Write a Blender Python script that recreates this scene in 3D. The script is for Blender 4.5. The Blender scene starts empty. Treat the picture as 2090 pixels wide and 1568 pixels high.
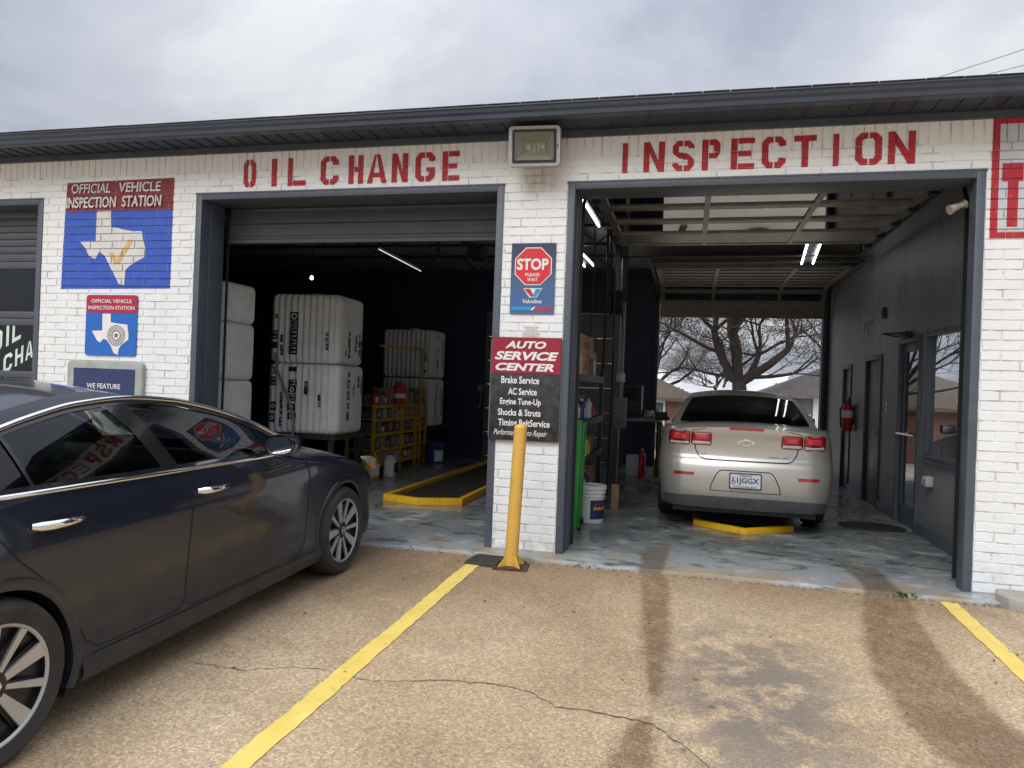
import bpy, bmesh, math, random
from math import sin, cos, pi, radians as R, sqrt, atan2
from mathutils import Vector, Matrix
from mathutils.geometry import tessellate_polygon
random.seed(7)
S = bpy.context.scene
COL = S.collection
# ---------------------------------------------------------------- camera
cd = bpy.data.cameras.new('camera'); cam = bpy.data.objects.new('camera', cd); COL.objects.link(cam)
yaw, pitch, roll = R(13.7347), R(0.0926), R(2.1285)
fw = Vector((-sin(yaw)*cos(pitch), cos(yaw)*cos(pitch), sin(pitch)))
rt = Vector((cos(yaw), sin(yaw), 0)); up = rt.cross(fw)
r2 = rt*cos(roll)+up*sin(roll); u2 = up*cos(roll)-rt*sin(roll)
m = Matrix.Identity(4)
for i in range(3):
    m[i][0] = r2[i]; m[i][1] = u2[i]; m[i][2] = -fw[i]
m.translation = (0, -6.0863, 1.42)
cam.matrix_world = m
cd.sensor_width = 36; cd.sensor_fit = 'HORIZONTAL'; cd.lens = 25.378
cd.clip_start = 0.05; cd.clip_end = 2000
S.camera = cam
# ---------------------------------------------------------------- world: overcast sky
SUN_EL, SUN_AZ = R(44), R(200)      # azimuth measured clockwise from +Y
W = bpy.data.worlds.new('World'); S.world = W; W.use_nodes = True
nt = W.node_tree; nt.nodes.clear()
def wn(t, **k):
    n = nt.nodes.new(t)
    for a, b in k.items(): setattr(n, a, b)
    return n
def wm(op, a, b=None, c=None):
    n = wn('ShaderNodeMath', operation=op)
    for i, x in enumerate((a, b, c)):
        if x is None: continue
        if isinstance(x, (int, float)): n.inputs[i].default_value = x
        else: nt.links.new(x, n.inputs[i])
    return n.outputs[0]
sky = wn('ShaderNodeTexSky', sky_type='NISHITA'); sky.sun_disc = False
sky.sun_elevation = SUN_EL; sky.sun_rotation = SUN_AZ
bgs = wn('ShaderNodeBackground'); bgs.inputs[1].default_value = 0.09
nt.links.new(sky.outputs[0], bgs.inputs[0])
tc = wn('ShaderNodeTexCoord'); sp = wn('ShaderNodeSeparateXYZ'); nt.links.new(tc.outputs['Generated'], sp.inputs[0])
zc_ = wm('MAXIMUM', sp.outputs[2], 0.0)
den = wm('ADD', zc_, 0.22)
cb = wn('ShaderNodeCombineXYZ')
nt.links.new(wm('DIVIDE', sp.outputs[0], den), cb.inputs[0]); nt.links.new(wm('DIVIDE', sp.outputs[1], den), cb.inputs[1])
cb.inputs[2].default_value = 3.7
n1 = wn('ShaderNodeTexNoise'); n1.inputs['Scale'].default_value = 1.0; n1.inputs['Detail'].default_value = 7; n1.inputs['Roughness'].default_value = .52; n1.inputs['Distortion'].default_value = .35
nt.links.new(cb.outputs[0], n1.inputs['Vector'])
rp = wn('ShaderNodeValToRGB'); nt.links.new(n1.outputs[0], rp.inputs[0])
e = rp.color_ramp.elements
e[0].position = .37; e[0].color = (.43, .475, .585, 1)
e[1].position = .62; e[1].color = (.95, .97, 1.01, 1)
x_ = e.new(.47); x_.color = (.62, .66, .765, 1)
x_ = e.new(.56); x_.color = (.77, .805, .885, 1)
# an overcast sky is brighter towards the zenith
br = wm('ADD', wm('MULTIPLY', wm('MULTIPLY', wm('MULTIPLY', zc_, zc_), zc_), 2.2), 0.60)
bgc = wn('ShaderNodeBackground'); nt.links.new(rp.outputs[0], bgc.inputs[0]); nt.links.new(br, bgc.inputs[1])
mx = wn('ShaderNodeMixShader'); mx.inputs[0].default_value = .93
nt.links.new(bgs.outputs[0], mx.inputs[1]); nt.links.new(bgc.outputs[0], mx.inputs[2])
wo = wn('ShaderNodeOutputWorld'); nt.links.new(mx.outputs[0], wo.inputs[0])
# ---------------------------------------------------------------- sun (behind cloud: very soft)
sd = bpy.data.lights.new('sun', 'SUN'); sd.energy = 1.5; sd.angle = R(40); sd.color = (1, .96, .9)
so = bpy.data.objects.new('sun', sd); COL.objects.link(so)
sdir = Vector((sin(SUN_AZ)*cos(SUN_EL), cos(SUN_AZ)*cos(SUN_EL), sin(SUN_EL)))
so.rotation_euler = sdir.to_track_quat('Z', 'Y').to_euler(); so.location = (0, -20, 20)
S.view_settings.view_transform = 'Standard'; S.view_settings.look = 'None'; S.view_settings.gamma = 1
S.view_settings.exposure = 0.30
S.cycles.max_bounces = 10; S.cycles.transparent_max_bounces = 24
S.cycles.sample_clamp_indirect = 6
# ================================================================ helpers
def lin(h):
    c = [int(h[i:i+2], 16)/255 for i in (0, 2, 4)]
    return tuple(x/12.92 if x < .04045 else ((x+.055)/1.055)**2.4 for x in c)
class NT:
    """small wrapper that builds one procedural material"""
    def __init__(s, name):
        s.m = bpy.data.materials.new(name); s.m.use_nodes = True; s.t = s.m.node_tree; s.t.nodes.clear()
        s.out = s.t.nodes.new('ShaderNodeOutputMaterial'); s._pos = None
    def n(s, t, ins=None, **k):
        n = s.t.nodes.new(t)
        for a, b in k.items(): setattr(n, a, b)
        for a, b in (ins or {}).items(): s.set(n.inputs[a], b)
        return n
    def set(s, sock, v):
        if isinstance(v, bpy.types.NodeSocket): s.t.links.new(v, sock)
        elif isinstance(v, tuple) and len(v) == 3 and sock.type == 'RGBA': sock.default_value = (*v, 1)
        else: sock.default_value = v
    def pos(s):
        if s._pos is None: s._pos = s.n('ShaderNodeNewGeometry').outputs['Position']
        return s._pos
    def xyz(s):
        q = s.n('ShaderNodeSeparateXYZ', {0: s.pos()}); return q.outputs[0], q.outputs[1], q.outputs[2]
    def math(s, op, a, b=0.0, c=0.0, clamp=False):
        n = s.n('ShaderNodeMath', {0: a, 1: b, 2: c}, operation=op); n.use_clamp = clamp; return n.outputs[0]
    def noise(s, scale, detail=4, rough=.55, vec=None, dist=0, stretch=None):
        v = vec or s.pos()
        if stretch: v = s.n('ShaderNodeVectorMath', {0: v, 1: stretch}, operation='MULTIPLY').outputs[0]
        return s.n('ShaderNodeTexNoise', {'Vector': v, 'Scale': scale, 'Detail': detail, 'Roughness': rough, 'Distortion': dist}).outputs[0]
    def ramp(s, f, *stops):
        r = s.n('ShaderNodeValToRGB', {0: f}); e = r.color_ramp.elements
        while len(e) > 1: e.remove(e[-1])
        for i, (p, c) in enumerate(stops):
            x = e[0] if i == 0 else e.new(p)
            x.position = p; x.color = (*c, 1) if isinstance(c, tuple) else (c, c, c, 1)
        return r.outputs[0]
    def mix(s, f, a, b, mode='MIX'):
        n = s.n('ShaderNodeMix', data_type='RGBA', blend_type=mode)
        s.set(n.inputs[0], f); s.set(n.inputs[6], a); s.set(n.inputs[7], b); return n.outputs[2]
    def sm(s, x, a, b):   # smoothstep 0..1
        n = s.n('ShaderNodeMapRange', {0: x, 1: a, 2: b}, interpolation_type='SMOOTHSTEP'); return n.outputs[0]
    def bump(s, h, strength=.3, dist=.01, nrm=None):
        n = s.n('ShaderNodeBump', {'Height': h, 'Strength': strength, 'Distance': dist})
        if nrm: s.set(n.inputs['Normal'], nrm)
        return n.outputs[0]
    def bsdf(s, **k):
        b = s.n('ShaderNodeBsdfPrincipled', {(a.replace('_', ' ') if a != 'Specular_IOR_Level' else 'Specular IOR Level'): v for a, v in k.items()})
        s.t.links.new(b.outputs[0], s.out.inputs[0]); return s.m
def mat(name, col, rough=.5, metal=0., var=.18, scale=6., bump=0., bscale=90., coat=0., spec=.5, rvar=.12, alt=None):
    t = NT(name)
    if isinstance(col, str): col = lin(col)
    n = t.noise(scale, 5)
    lo = tuple(c*(1-var) for c in col); hi = alt or tuple(min(1, c*(1+var)) for c in col)
    c = t.ramp(n, (.3, lo), (.7, hi))
    r = t.math('MULTIPLY_ADD', t.noise(scale*3.1, 3), rvar*2, rough-rvar, clamp=True)
    k = dict(Base_Color=c, Roughness=r, Metallic=metal, Coat_Weight=coat, Coat_Roughness=.04)
    k['Specular_IOR_Level'] = spec
    if bump: k['Normal'] = t.bump(t.noise(bscale, 3), bump, .004)
    b = t.n('ShaderNodeBsdfPrincipled')
    for a, v in k.items(): t.set(b.inputs[a.replace('_', ' ') if a != 'Specular_IOR_Level' else 'Specular IOR Level'], v)
    t.t.links.new(b.outputs[0], t.out.inputs[0]); return t.m
def glass_mat(name, tint=(.5, .55, .55), ior=1.5, boost=1.0, rough=.01):
    t = NT(name)
    tr = t.n('ShaderNodeBsdfTransparent', {0: tint}); gl = t.n('ShaderNodeBsdfGlossy', {'Color': (.95, .97, 1.0), 'Roughness': rough})
    fr = t.n('ShaderNodeFresnel', {0: ior}).outputs[0]
    f = t.math('MULTIPLY', fr, boost, clamp=True)
    mx = t.n('ShaderNodeMixShader', {0: f, 1: tr.outputs[0], 2: gl.outputs[0]})
    t.t.links.new(mx.outputs[0], t.out.inputs[0]); return t.m
def emit(name, col, st):
    t = NT(name); e = t.n('ShaderNodeEmission', {0: col, 1: st}); t.t.links.new(e.outputs[0], t.out.inputs[0]); return t.m
def pchip(pts):
    xs = [p[0] for p in pts]; ys = [p[1] for p in pts]; n = len(xs)
    h = [xs[i+1]-xs[i] for i in range(n-1)]; d = [(ys[i+1]-ys[i])/h[i] for i in range(n-1)]
    mm = [0.0]*n; mm[0] = d[0]; mm[-1] = d[-1]
    for i in range(1, n-1):
        if d[i-1]*d[i] > 0:
            w1 = 2*h[i]+h[i-1]; w2 = h[i]+2*h[i-1]; mm[i] = (w1+w2)/(w1/d[i-1]+w2/d[i])
    def f(x):
        if x <= xs[0]: return ys[0]
        if x >= xs[-1]: return ys[-1]
        i = 0
        while x > xs[i+1]: i += 1
        t = (x-xs[i])/h[i]; t2 = t*t; t3 = t2*t
        return (2*t3-3*t2+1)*ys[i]+(t3-2*t2+t)*h[i]*mm[i]+(-2*t3+3*t2)*ys[i+1]+(t3-t2)*h[i]*mm[i+1]
    return f
def lerp(a, b, t): return a+(b-a)*t
class MB:
    def __init__(s): s.v = []; s.f = []
    def add(s, vs, fs):
        o = len(s.v); s.v += [tuple(p) for p in vs]; s.f += [[i+o for i in f] for f in fs]; return s
    def box(s, x0, x1, y0, y1, z0, z1):
        return s.add([(x0,y0,z0),(x1,y0,z0),(x1,y1,z0),(x0,y1,z0),(x0,y0,z1),(x1,y0,z1),(x1,y1,z1),(x0,y1,z1)],
                     [(0,3,2,1),(4,5,6,7),(0,1,5,4),(1,2,6,5),(2,3,7,6),(3,0,4,7)])
    def obox(s, c, sx, sy, sz, rz=0, rx=0, ry=0):
        m = Matrix.Translation(c) @ Matrix.Rotation(rz, 4, 'Z') @ Matrix.Rotation(ry, 4, 'Y') @ Matrix.Rotation(rx, 4, 'X')
        vs = [m @ Vector((a*sx/2, b*sy/2, c_*sz/2)) for c_ in (-1, 1) for a, b in ((-1,-1),(1,-1),(1,1),(-1,1))]
        return s.add(vs, [(0,3,2,1),(4,5,6,7),(0,1,5,4),(1,2,6,5),(2,3,7,6),(3,0,4,7)])
    def cyl(s, p0, p1, r0, r1=None, n=16, caps=True):
        r1 = r0 if r1 is None else r1
        p0 = Vector(p0); p1 = Vector(p1); d = (p1-p0).normalized()
        a = d.orthogonal().normalized(); b = d.cross(a)
        vs = [p+(a*cos(2*pi*i/n)+b*sin(2*pi*i/n))*r for p, r in ((p0, r0), (p1, r1)) for i in range(n)]
        fs = [(i, (i+1) % n, n+(i+1) % n, n+i) for i in range(n)]
        if caps: fs += [tuple(range(n-1, -1, -1)), tuple(range(n, 2*n))]
        return s.add(vs, fs)
    def tube(s, pts, r, n=6, caps=True):
        pts = [Vector(p) for p in pts]; k = len(pts); rr = r if isinstance(r, (list, tuple)) else [r]*k
        t0 = (pts[1]-pts[0]).normalized(); a = t0.orthogonal().normalized(); vs = []
        for i, p in enumerate(pts):
            t = ((pts[min(i+1, k-1)]-p).normalized()+(p-pts[max(i-1, 0)]).normalized())
            if t.length < 1e-6: t = t0
            t.normalize(); a = (a-t*a.dot(t)).normalized(); b = t.cross(a)
            vs += [p+(a*cos(2*pi*j/n)+b*sin(2*pi*j/n))*rr[i] for j in range(n)]
        fs = [(i*n+j, i*n+(j+1) % n, (i+1)*n+(j+1) % n, (i+1)*n+j) for i in range(k-1) for j in range(n)]
        if caps: fs += [tuple(range(n-1, -1, -1)), tuple(range((k-1)*n, k*n))]
        return s.add(vs, fs)
    def lathe(s, prof, c=(0, 0, 0), n=24, axis='z', cap0=False, cap1=False):
        vs = []
        for r, z in prof:
            for j in range(n):
                x, y = r*cos(2*pi*j/n), r*sin(2*pi*j/n)
                q = (x, y, z) if axis == 'z' else ((z, x, y) if axis == 'x' else (y, z, x))
                vs.append((q[0]+c[0], q[1]+c[1], q[2]+c[2]))
        k = len(prof)
        fs = [(i*n+j, i*n+(j+1) % n, (i+1)*n+(j+1) % n, (i+1)*n+j) for i in range(k-1) for j in range(n)]
        if cap0: fs.append(tuple(range(n-1, -1, -1)))
        if cap1: fs.append(tuple(range((k-1)*n, k*n)))
        return s.add(vs, fs)
    def prism(s, poly, fn, d0, d1):
        """poly in 2-D; fn(a, b, d) -> 3-D"""
        n = len(poly); vs = [fn(a, b, d0) for a, b in poly]+[fn(a, b, d1) for a, b in poly]
        tri = tessellate_polygon([[Vector((a, b, 0)) for a, b in poly]])
        fs = [tuple(t) for t in tri]+[tuple(n+i for i in reversed(t)) for t in tri]
        fs += [(i, (i+1) % n, n+(i+1) % n, n+i) for i in range(n)]
        return s.add(vs, fs)
    def grid(s, fn, nu, nv):
        vs = [fn(i/nu, j/nv) for i in range(nu+1) for j in range(nv+1)]; k = nv+1
        return s.add(vs, [(i*k+j, (i+1)*k+j, (i+1)*k+j+1, i*k+j+1) for i in range(nu) for j in range(nv)])
    def build(s, name, m, parent=None, smooth=None, bevel=0, bseg=2, off=None, merge=0, fixn=True):
        if off: s.v = [(a-off[0], b-off[1], c-off[2]) for a, b, c in s.v]
        me = bpy.data.meshes.new(name); me.from_pydata(s.v, [], s.f); me.update()
        if bevel or merge or fixn:
            bm = bmesh.new(); bm.from_mesh(me)
            if merge: bmesh.ops.remove_doubles(bm, verts=bm.verts, dist=merge)
            if fixn: bmesh.ops.recalc_face_normals(bm, faces=bm.faces)
            if bevel:
                es = [e_ for e_ in bm.edges if len(e_.link_faces) == 2 and e_.calc_face_angle(0) > .5]
                bmesh.ops.bevel(bm, geom=es, offset=bevel, segments=bseg, profile=.5, affect='EDGES', clamp_overlap=True)
            bm.to_mesh(me); bm.free()
        if smooth is None and bevel: smooth = 40
        if smooth:
            for p in me.polygons: p.use_smooth = True
            me.set_sharp_from_angle(angle=R(smooth))
        me.materials.append(m)
        o = bpy.data.objects.new(name, me); COL.objects.link(o)
        if parent: o.parent = parent
        return o
def tag(o, label=None, cat=None, group=None, kind=None):
    if label: o['label'] = label
    if cat: o['category'] = cat
    if group: o['group'] = group
    if kind: o['kind'] = kind
    return o
def thing(name, label, cat, loc=(0, 0, 0), rz=0, group=None):
    o = bpy.data.objects.new(name, None); COL.objects.link(o); o.empty_display_size = .2
    o.location = loc; o.rotation_euler = (0, 0, rz); return tag(o, label, cat, group)
def struct(o): o['kind'] = 'structure'; return o
def dup(root, loc, rz=None, label=None):
    r = root.copy(); COL.objects.link(r); r.location = loc
    if rz is not None: r.rotation_euler = (0, 0, rz)
    if label: r['label'] = label
    for ch in list(root.children):
        c = ch.copy(); COL.objects.link(c); c.parent = r
        for g in ch.children:
            d = g.copy(); COL.objects.link(d); d.parent = c
    return r
# ---- lettering: triangles of the built-in font, fitted to a box
_tc = {}
def text_tris(txt, bold=0.0, shear=0.0):
    key = (txt, bold, shear)
    if key in _tc: return _tc[key]
    cu = bpy.data.curves.new('lettering', 'FONT'); cu.body = txt; cu.offset = bold; cu.shear = shear; cu.resolution_u = 3
    o = bpy.data.objects.new('lettering', cu); COL.objects.link(o)
    bpy.context.view_layer.update()
    me = bpy.data.meshes.new_from_object(o.evaluated_get(bpy.context.evaluated_depsgraph_get()))
    me.calc_loop_triangles(); vs = [v.co.copy() for v in me.vertices]
    tr = [[(vs[i].x, vs[i].y) for i in t.vertices] for t in me.loop_triangles]
    bpy.data.objects.remove(o); bpy.data.meshes.remove(me); bpy.data.curves.remove(cu)
    xs = [p[0] for t in tr for p in t]; ys = [p[1] for t in tr for p in t]
    x0, x1, y0, y1 = min(xs), max(xs), min(ys), max(ys)
    _tc[key] = [[((a-x0)/(x1-x0), (b-y0)/(y1-y0)) for a, b in t] for t in tr]
    return _tc[key]
def fit_text(txt, x0, x1, z0, z1, bold=0.0, shear=0.0):
    return [[(lerp(x0, x1, a), lerp(z0, z1, b)) for a, b in t] for t in text_tris(txt, bold, shear)]
def poly_tris(poly):
    return [[poly[i] for i in t] for t in tessellate_polygon([[Vector((a, b, 0)) for a, b in poly]])]
def decal(mb, tris, fn):
    for t in tris: mb.add([fn(a, b) for a, b in t], [(0, 1, 2)])
    return mb
def rect(x0, x1, z0, z1): return [(x0, z0), (x1, z0), (x1, z1), (x0, z1)]
def rrect(x0, x1, z0, z1, r, n=5):
    P = []
    for cx, cz, a in ((x1-r, z0+r, -pi/2), (x1-r, z1-r, 0), (x0+r, z1-r, pi/2), (x0+r, z0+r, pi)):
        P += [(cx+r*cos(a+pi/2*i/n), cz+r*sin(a+pi/2*i/n)) for i in range(n+1)]
    return P
def circle(cx, cz, r, n=24, r2=None): return [(cx+r*cos(2*pi*i/n), cz+(r2 or r)*sin(2*pi*i/n)) for i in range(n)]
def ring_tris(cx, cz, r0, r1, n=28):
    T = []
    for i in range(n):
        a, b = 2*pi*i/n, 2*pi*(i+1)/n
        p = [(cx+r*cos(q), cz+r*sin(q)) for r, q in ((r0, a), (r1, a), (r1, b), (r0, b))]
        T += [[p[0], p[1], p[2]], [p[0], p[2], p[3]]]
    return T
# ================================================================ materials
def white_brick():
    t = NT('white_painted_brick'); x, y, z = t.xyz()
    n = t.noise(3.0, 6); n2 = t.noise(28, 5)
    c = t.ramp(n, (.25, (.77, .79, .80)), (.75, (.835, .86, .875)))
    c = t.mix(t.math('MULTIPLY', t.sm(n2, .58, .8), .35), c, (.52, .49, .44))
    recess = t.sm(y, .0012, .0042)          # joints catch dirt between the bricks
    c = t.mix(t.math('MULTIPLY', recess, t.math('MULTIPLY_ADD', t.sm(t.noise(5.5, 5, .65), .46, .66), .75, .06)), c, (.44, .435, .42))
    splash = t.math('MULTIPLY', t.sm(z, .35, .0), t.sm(t.noise(9, 5), .4, .7))
    c = t.mix(t.math('MULTIPLY', splash, .5), c, (.42, .38, .31))
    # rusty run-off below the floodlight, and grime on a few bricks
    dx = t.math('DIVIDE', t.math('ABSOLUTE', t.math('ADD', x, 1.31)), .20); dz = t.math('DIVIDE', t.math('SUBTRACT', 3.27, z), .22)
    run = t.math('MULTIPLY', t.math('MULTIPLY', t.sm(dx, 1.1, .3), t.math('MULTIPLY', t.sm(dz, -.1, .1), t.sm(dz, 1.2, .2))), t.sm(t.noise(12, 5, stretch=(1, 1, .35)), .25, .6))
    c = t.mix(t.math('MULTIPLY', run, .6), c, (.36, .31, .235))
    drip = t.math('MULTIPLY', t.sm(t.noise(9, 5, .6, stretch=(1, 1, .09)), .60, .72), t.sm(t.noise(1.1, 3), .45, .62))
    c = t.mix(t.math('MULTIPLY', drip, .30), c, (.50, .47, .42))
    nb = t.bump(t.noise(45, 5), .5, .006)
    return t.bsdf(Base_Color=c, Roughness=.62, Normal=nb)
def lot_mat():
    t = NT('exposed_aggregate_concrete'); x, y, z = t.xyz()
    big = t.noise(.62, 7, .62); mid = t.noise(2.6, 5); fine = t.noise(95, 3, .7); fine2 = t.noise(230, 2, .7)
    vor = t.n('ShaderNodeTexVoronoi', {'Vector': t.pos(), 'Scale': 95.0}).outputs['Color']
    base = t.ramp(big, (.30, (.315, .222, .130)), (.48, (.44, .325, .20)), (.62, (.52, .40, .26)), (.75, (.63, .505, .35)))
    base = t.mix(t.math('MULTIPLY', t.sm(mid, .5, .72), .5), base, (.33, .24, .145))
    g = t.n('ShaderNodeSeparateXYZ', {0: vor}).outputs[0]
    stones = t.ramp(g, (.0, .42), (.35, .80), (.7, 1.05), (1.0, 1.62))
    base = t.mix(.60, base, t.mix(1, base, stones, 'MULTIPLY'))
    base = t.mix(t.math('MULTIPLY', t.sm(fine, .60, .74), .42), base, (.70, .60, .45))
    base = t.mix(t.math('MULTIPLY', t.sm(fine, .42, .28), .45), base, (.17, .125, .08))
    nz = t.math('ADD', t.math('MULTIPLY_ADD', t.noise(3.2, 8, .72), .46, -.23), t.math('MULTIPLY_ADD', t.noise(60, 3, .7), .16, -.08))
    def band(cpts, wpts, soft, nk=1.0):
        yy = t.math('MULTIPLY_ADD', y, -.2, 0.0)        # 0..1 for y = 0..-5
        def fc(pts, lo, hi):
            f = t.n('ShaderNodeFloatCurve', {1: yy}); cv = f.mapping.curves[0]
            while len(cv.points) > 2: cv.points.remove(cv.points[1])
            P = [(p[0], (p[1]-lo)/(hi-lo)) for p in pts]
            cv.points[0].location = P[0]; cv.points[-1].location = P[-1]
            for q in P[1:-1]: cv.points.new(*q)
            f.mapping.update(); return t.math('MULTIPLY_ADD', f.outputs[0], hi-lo, lo)
        c, w = fc(cpts, -2, 2), fc(wpts, -.5, 1.5)
        d = t.math('SUBTRACT', t.math('ABSOLUTE', t.math('SUBTRACT', x, c)), w)
        d = t.math('MULTIPLY_ADD', nz, nk, d)
        return t.sm(d, soft, -soft)
    # tyre-carried water: a broad wet band on the right, a narrow one on the left
    wr_ = band([(0, 1.47), (.10, 1.42), (.22, 1.32), (.40, 1.26), (.5, 1.33), (.62, 1.6), (1, 2)],
               [(0, .20), (.1, .19), (.22, .20), (.40, .23), (.5, .27), (.62, .34), (1, .4)], .05, .34)
    wl_ = band([(0, -.24), (.2, -.17), (.40, -.12), (.52, -.12), (.55, -.145), (.66, -.18), (1, -.2)],
               [(0, .13), (.2, .10), (.40, .07), (.47, .035), (.52, .00), (.56, .055), (.66, .10), (1, .12)], .045, .30)
    wc_ = band([(0, -3.5), (1, -3.5)], [(0, 0), (1, 0)], .02, 0)
    damp = t.math('MULTIPLY', t.sm(t.math('ADD', y, t.math('MULTIPLY', nz, 2.2)), -1.35, -.25), .75)
    left = t.math('MULTIPLY', t.sm(t.math('ADD', x, nz), -.2, -.75), t.sm(t.math('ADD', y, t.math('MULTIPLY', nz, 3)), -2.4, -.9))
    # dried oil drips in the middle of the bay
    dx = t.math('SUBTRACT', x, .38); dy = t.math('MULTIPLY', t.math('ADD', y, 2.25), .45)
    rr = t.math('SQRT', t.math('ADD', t.math('MULTIPLY', dx, dx), t.math('MULTIPLY', dy, dy)))
    oil = t.math('MULTIPLY', t.sm(t.math('ADD', rr, nz), .72, .15), t.sm(t.noise(4.2, 5, .65), .40, .56))
    spots = t.n('ShaderNodeTexVoronoi', {'Vector': t.n('ShaderNodeVectorMath', {0: t.pos(), 1: (1, .8, 0)}, operation='MULTIPLY').outputs[0], 'Scale': 5.5}).outputs['Distance']
    sp_ = t.math('MULTIPLY', t.sm(rr, .75, .3), t.sm(t.math('MULTIPLY_ADD', nz, .25, spots), .14, .06))
    c = t.mix(t.math('MULTIPLY', oil, .80), base, (.145, .125, .108))
    c = t.mix(t.math('MULTIPLY', sp_, .75), c, (.10, .075, .05))
    wet = t.math('MAXIMUM', t.math('MULTIPLY', t.math('MAXIMUM', wr_, wl_), t.math('MULTIPLY_ADD', t.sm(t.noise(7, 6, .7), .3, .62), .35, .65)), t.math('MULTIPLY', t.math('MAXIMUM', damp, t.math('MULTIPLY', left, .7)), .8))
    c = t.mix(wet, c, t.mix(1, c, (.50, .44, .38), 'MULTIPLY'))
    rough = t.math('MULTIPLY_ADD', wet, -.30, .86)
    h = t.math('ADD', t.math('MULTIPLY', g, .5), t.math('MULTIPLY', fine, .6))
    return t.bsdf(Base_Color=c, Roughness=rough, Normal=t.bump(h, .55, .004))
def floor_mat():
    t = NT('worn_painted_concrete'); x, y, z = t.xyz()
    n = t.noise(1.4, 6, .6); wear = t.noise(4.2, 7, .68, stretch=(.75, 1.15, 1), dist=.6); fine = t.noise(40, 4)
    c = t.ramp(n, (.3, (.12, .135, .142)), (.7, (.235, .26, .265)))
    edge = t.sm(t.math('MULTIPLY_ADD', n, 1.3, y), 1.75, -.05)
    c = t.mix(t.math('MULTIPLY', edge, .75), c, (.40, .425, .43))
    c = t.mix(t.math('MULTIPLY', t.sm(wear, .55, .63), .6), c, (.50, .51, .495))
    c = t.mix(t.math('MULTIPLY', t.sm(wear, .47, .37), .75), c, (.040, .040, .039))
    tan_ = t.math('MULTIPLY', t.sm(y, .3, -.18), t.sm(t.noise(2.2, 4), .44, .58))
    c = t.mix(t.math('MULTIPLY', tan_, .85), c, (.34, .265, .175))
    tr = t.math('MULTIPLY', t.sm(t.math('ABSOLUTE', t.math('ADD', x, t.math('MULTIPLY_ADD', n, .2, .13))), .13, .07), t.sm(y, 1.3, .2))
    tr2 = t.math('MULTIPLY', t.sm(t.math('ABSOLUTE', t.math('SUBTRACT', x, t.math('MULTIPLY_ADD', n, .2, 1.36))), .17, .10), t.sm(y, 1.0, .2))
    c = t.mix(t.math('MULTIPLY', t.math('MAXIMUM', tr, tr2), .75), c, (.12, .09, .06))
    wet = t.sm(t.noise(.9, 4, .6), .42, .58)
    rough = t.math('MULTIPLY_ADD', wet, -.27, .42)
    rough = t.math('ADD', rough, t.math('MULTIPLY', edge, .18))
    h = t.math('ADD', fine, wear)
    return t.bsdf(Base_Color=c, Roughness=rough, Normal=t.bump(h, .10, .004))
def rear_ground_mat():
    t = NT('rear_concrete_and_grass'); x, y, z = t.xyz()
    n = t.noise(.6, 5); f = t.noise(20, 4)
    c = t.ramp(n, (.3, (.50, .43, .33)), (.7, (.62, .55, .44)))
    g = t.ramp(f, (.3, (.10, .085, .05)), (.7, (.22, .19, .11)))
    k = t.sm(t.math('MULTIPLY_ADD', n, 3, y), 24.5, 25.5)
    return t.bsdf(Base_Color=t.mix(k, c, g), Roughness=.9, Normal=t.bump(f, .4, .02))
def line_mat():
    t = NT('worn_yellow_line_paint')
    n = t.noise(110, 3, .7); b = t.noise(5, 4)
    c = t.ramp(b, (.3, (.72, .52, .10)), (.7, (.80, .62, .16)))
    c = t.mix(t.math('MULTIPLY', t.sm(n, .56, .70), .7), c, (.44, .34, .2))
    c = t.mix(t.math('MULTIPLY', t.sm(t.noise(14, 6, .7), .56, .70), .55), c, (.42, .31, .16))
    return t.bsdf(Base_Color=c, Roughness=.7, Normal=t.bump(n, .5, .003))
def paint_mat(name, col, worn=(.7, .68, .66), amt=.35):
    t = NT(name); x, y, z = t.xyz()
    n = t.noise(7, 5); n2 = t.noise(38, 4, .65)
    c = t.ramp(n, (.3, tuple(q*.84 for q in col)), (.7, col))
    c = t.mix(t.math('MULTIPLY', t.sm(n2, .60, .76), amt), c, worn)
    c = t.mix(t.math('MULTIPLY', t.sm(y, .0, .005), .55), c, tuple(q*.35 for q in col))
    return t.bsdf(Base_Color=c, Roughness=.6, Normal=t.bump(t.noise(45, 5), .5, .006))
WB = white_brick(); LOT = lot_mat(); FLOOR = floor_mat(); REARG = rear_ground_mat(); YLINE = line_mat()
P_RED = paint_mat('red_wall_paint', (.47, .018, .032)); P_MAROON = paint_mat('maroon_wall_paint', (.235, .022, .03), amt=.25)
P_BLUE = paint_mat('blue_wall_paint', (.035, .105, .56), (.25, .3, .45), .3); P_WHITE = paint_mat('white_wall_paint', (.72, .71, .69), amt=.1)
P_GOLD = paint_mat('gold_wall_paint', (.72, .46, .17)); P_PALE = paint_mat('pale_wall_paint', (.60, .62, .67))
M_TRIM = mat('charcoal_painted_steel', (.080, .096, .124), .45, var=.12)
M_FASC = mat('charcoal_gutter_paint', (.042, .054, .082), .38, var=.1)
M_SOFF = mat('dark_soffit_paint', (.022, .031, .055), .5)
M_FRIEZE = mat('grey_frieze_paint', (.060, .076, .108), .5)
M_SHING = mat('dark_shingle', (.05, .05, .052), .9, bump=.5, bscale=40)
M_NAVY = mat('dark_navy_wall_paint', (.022, .030, .072), .6)
M_CEIL = mat('dark_grey_ceiling', (.34, .35, .36), .7)
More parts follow.
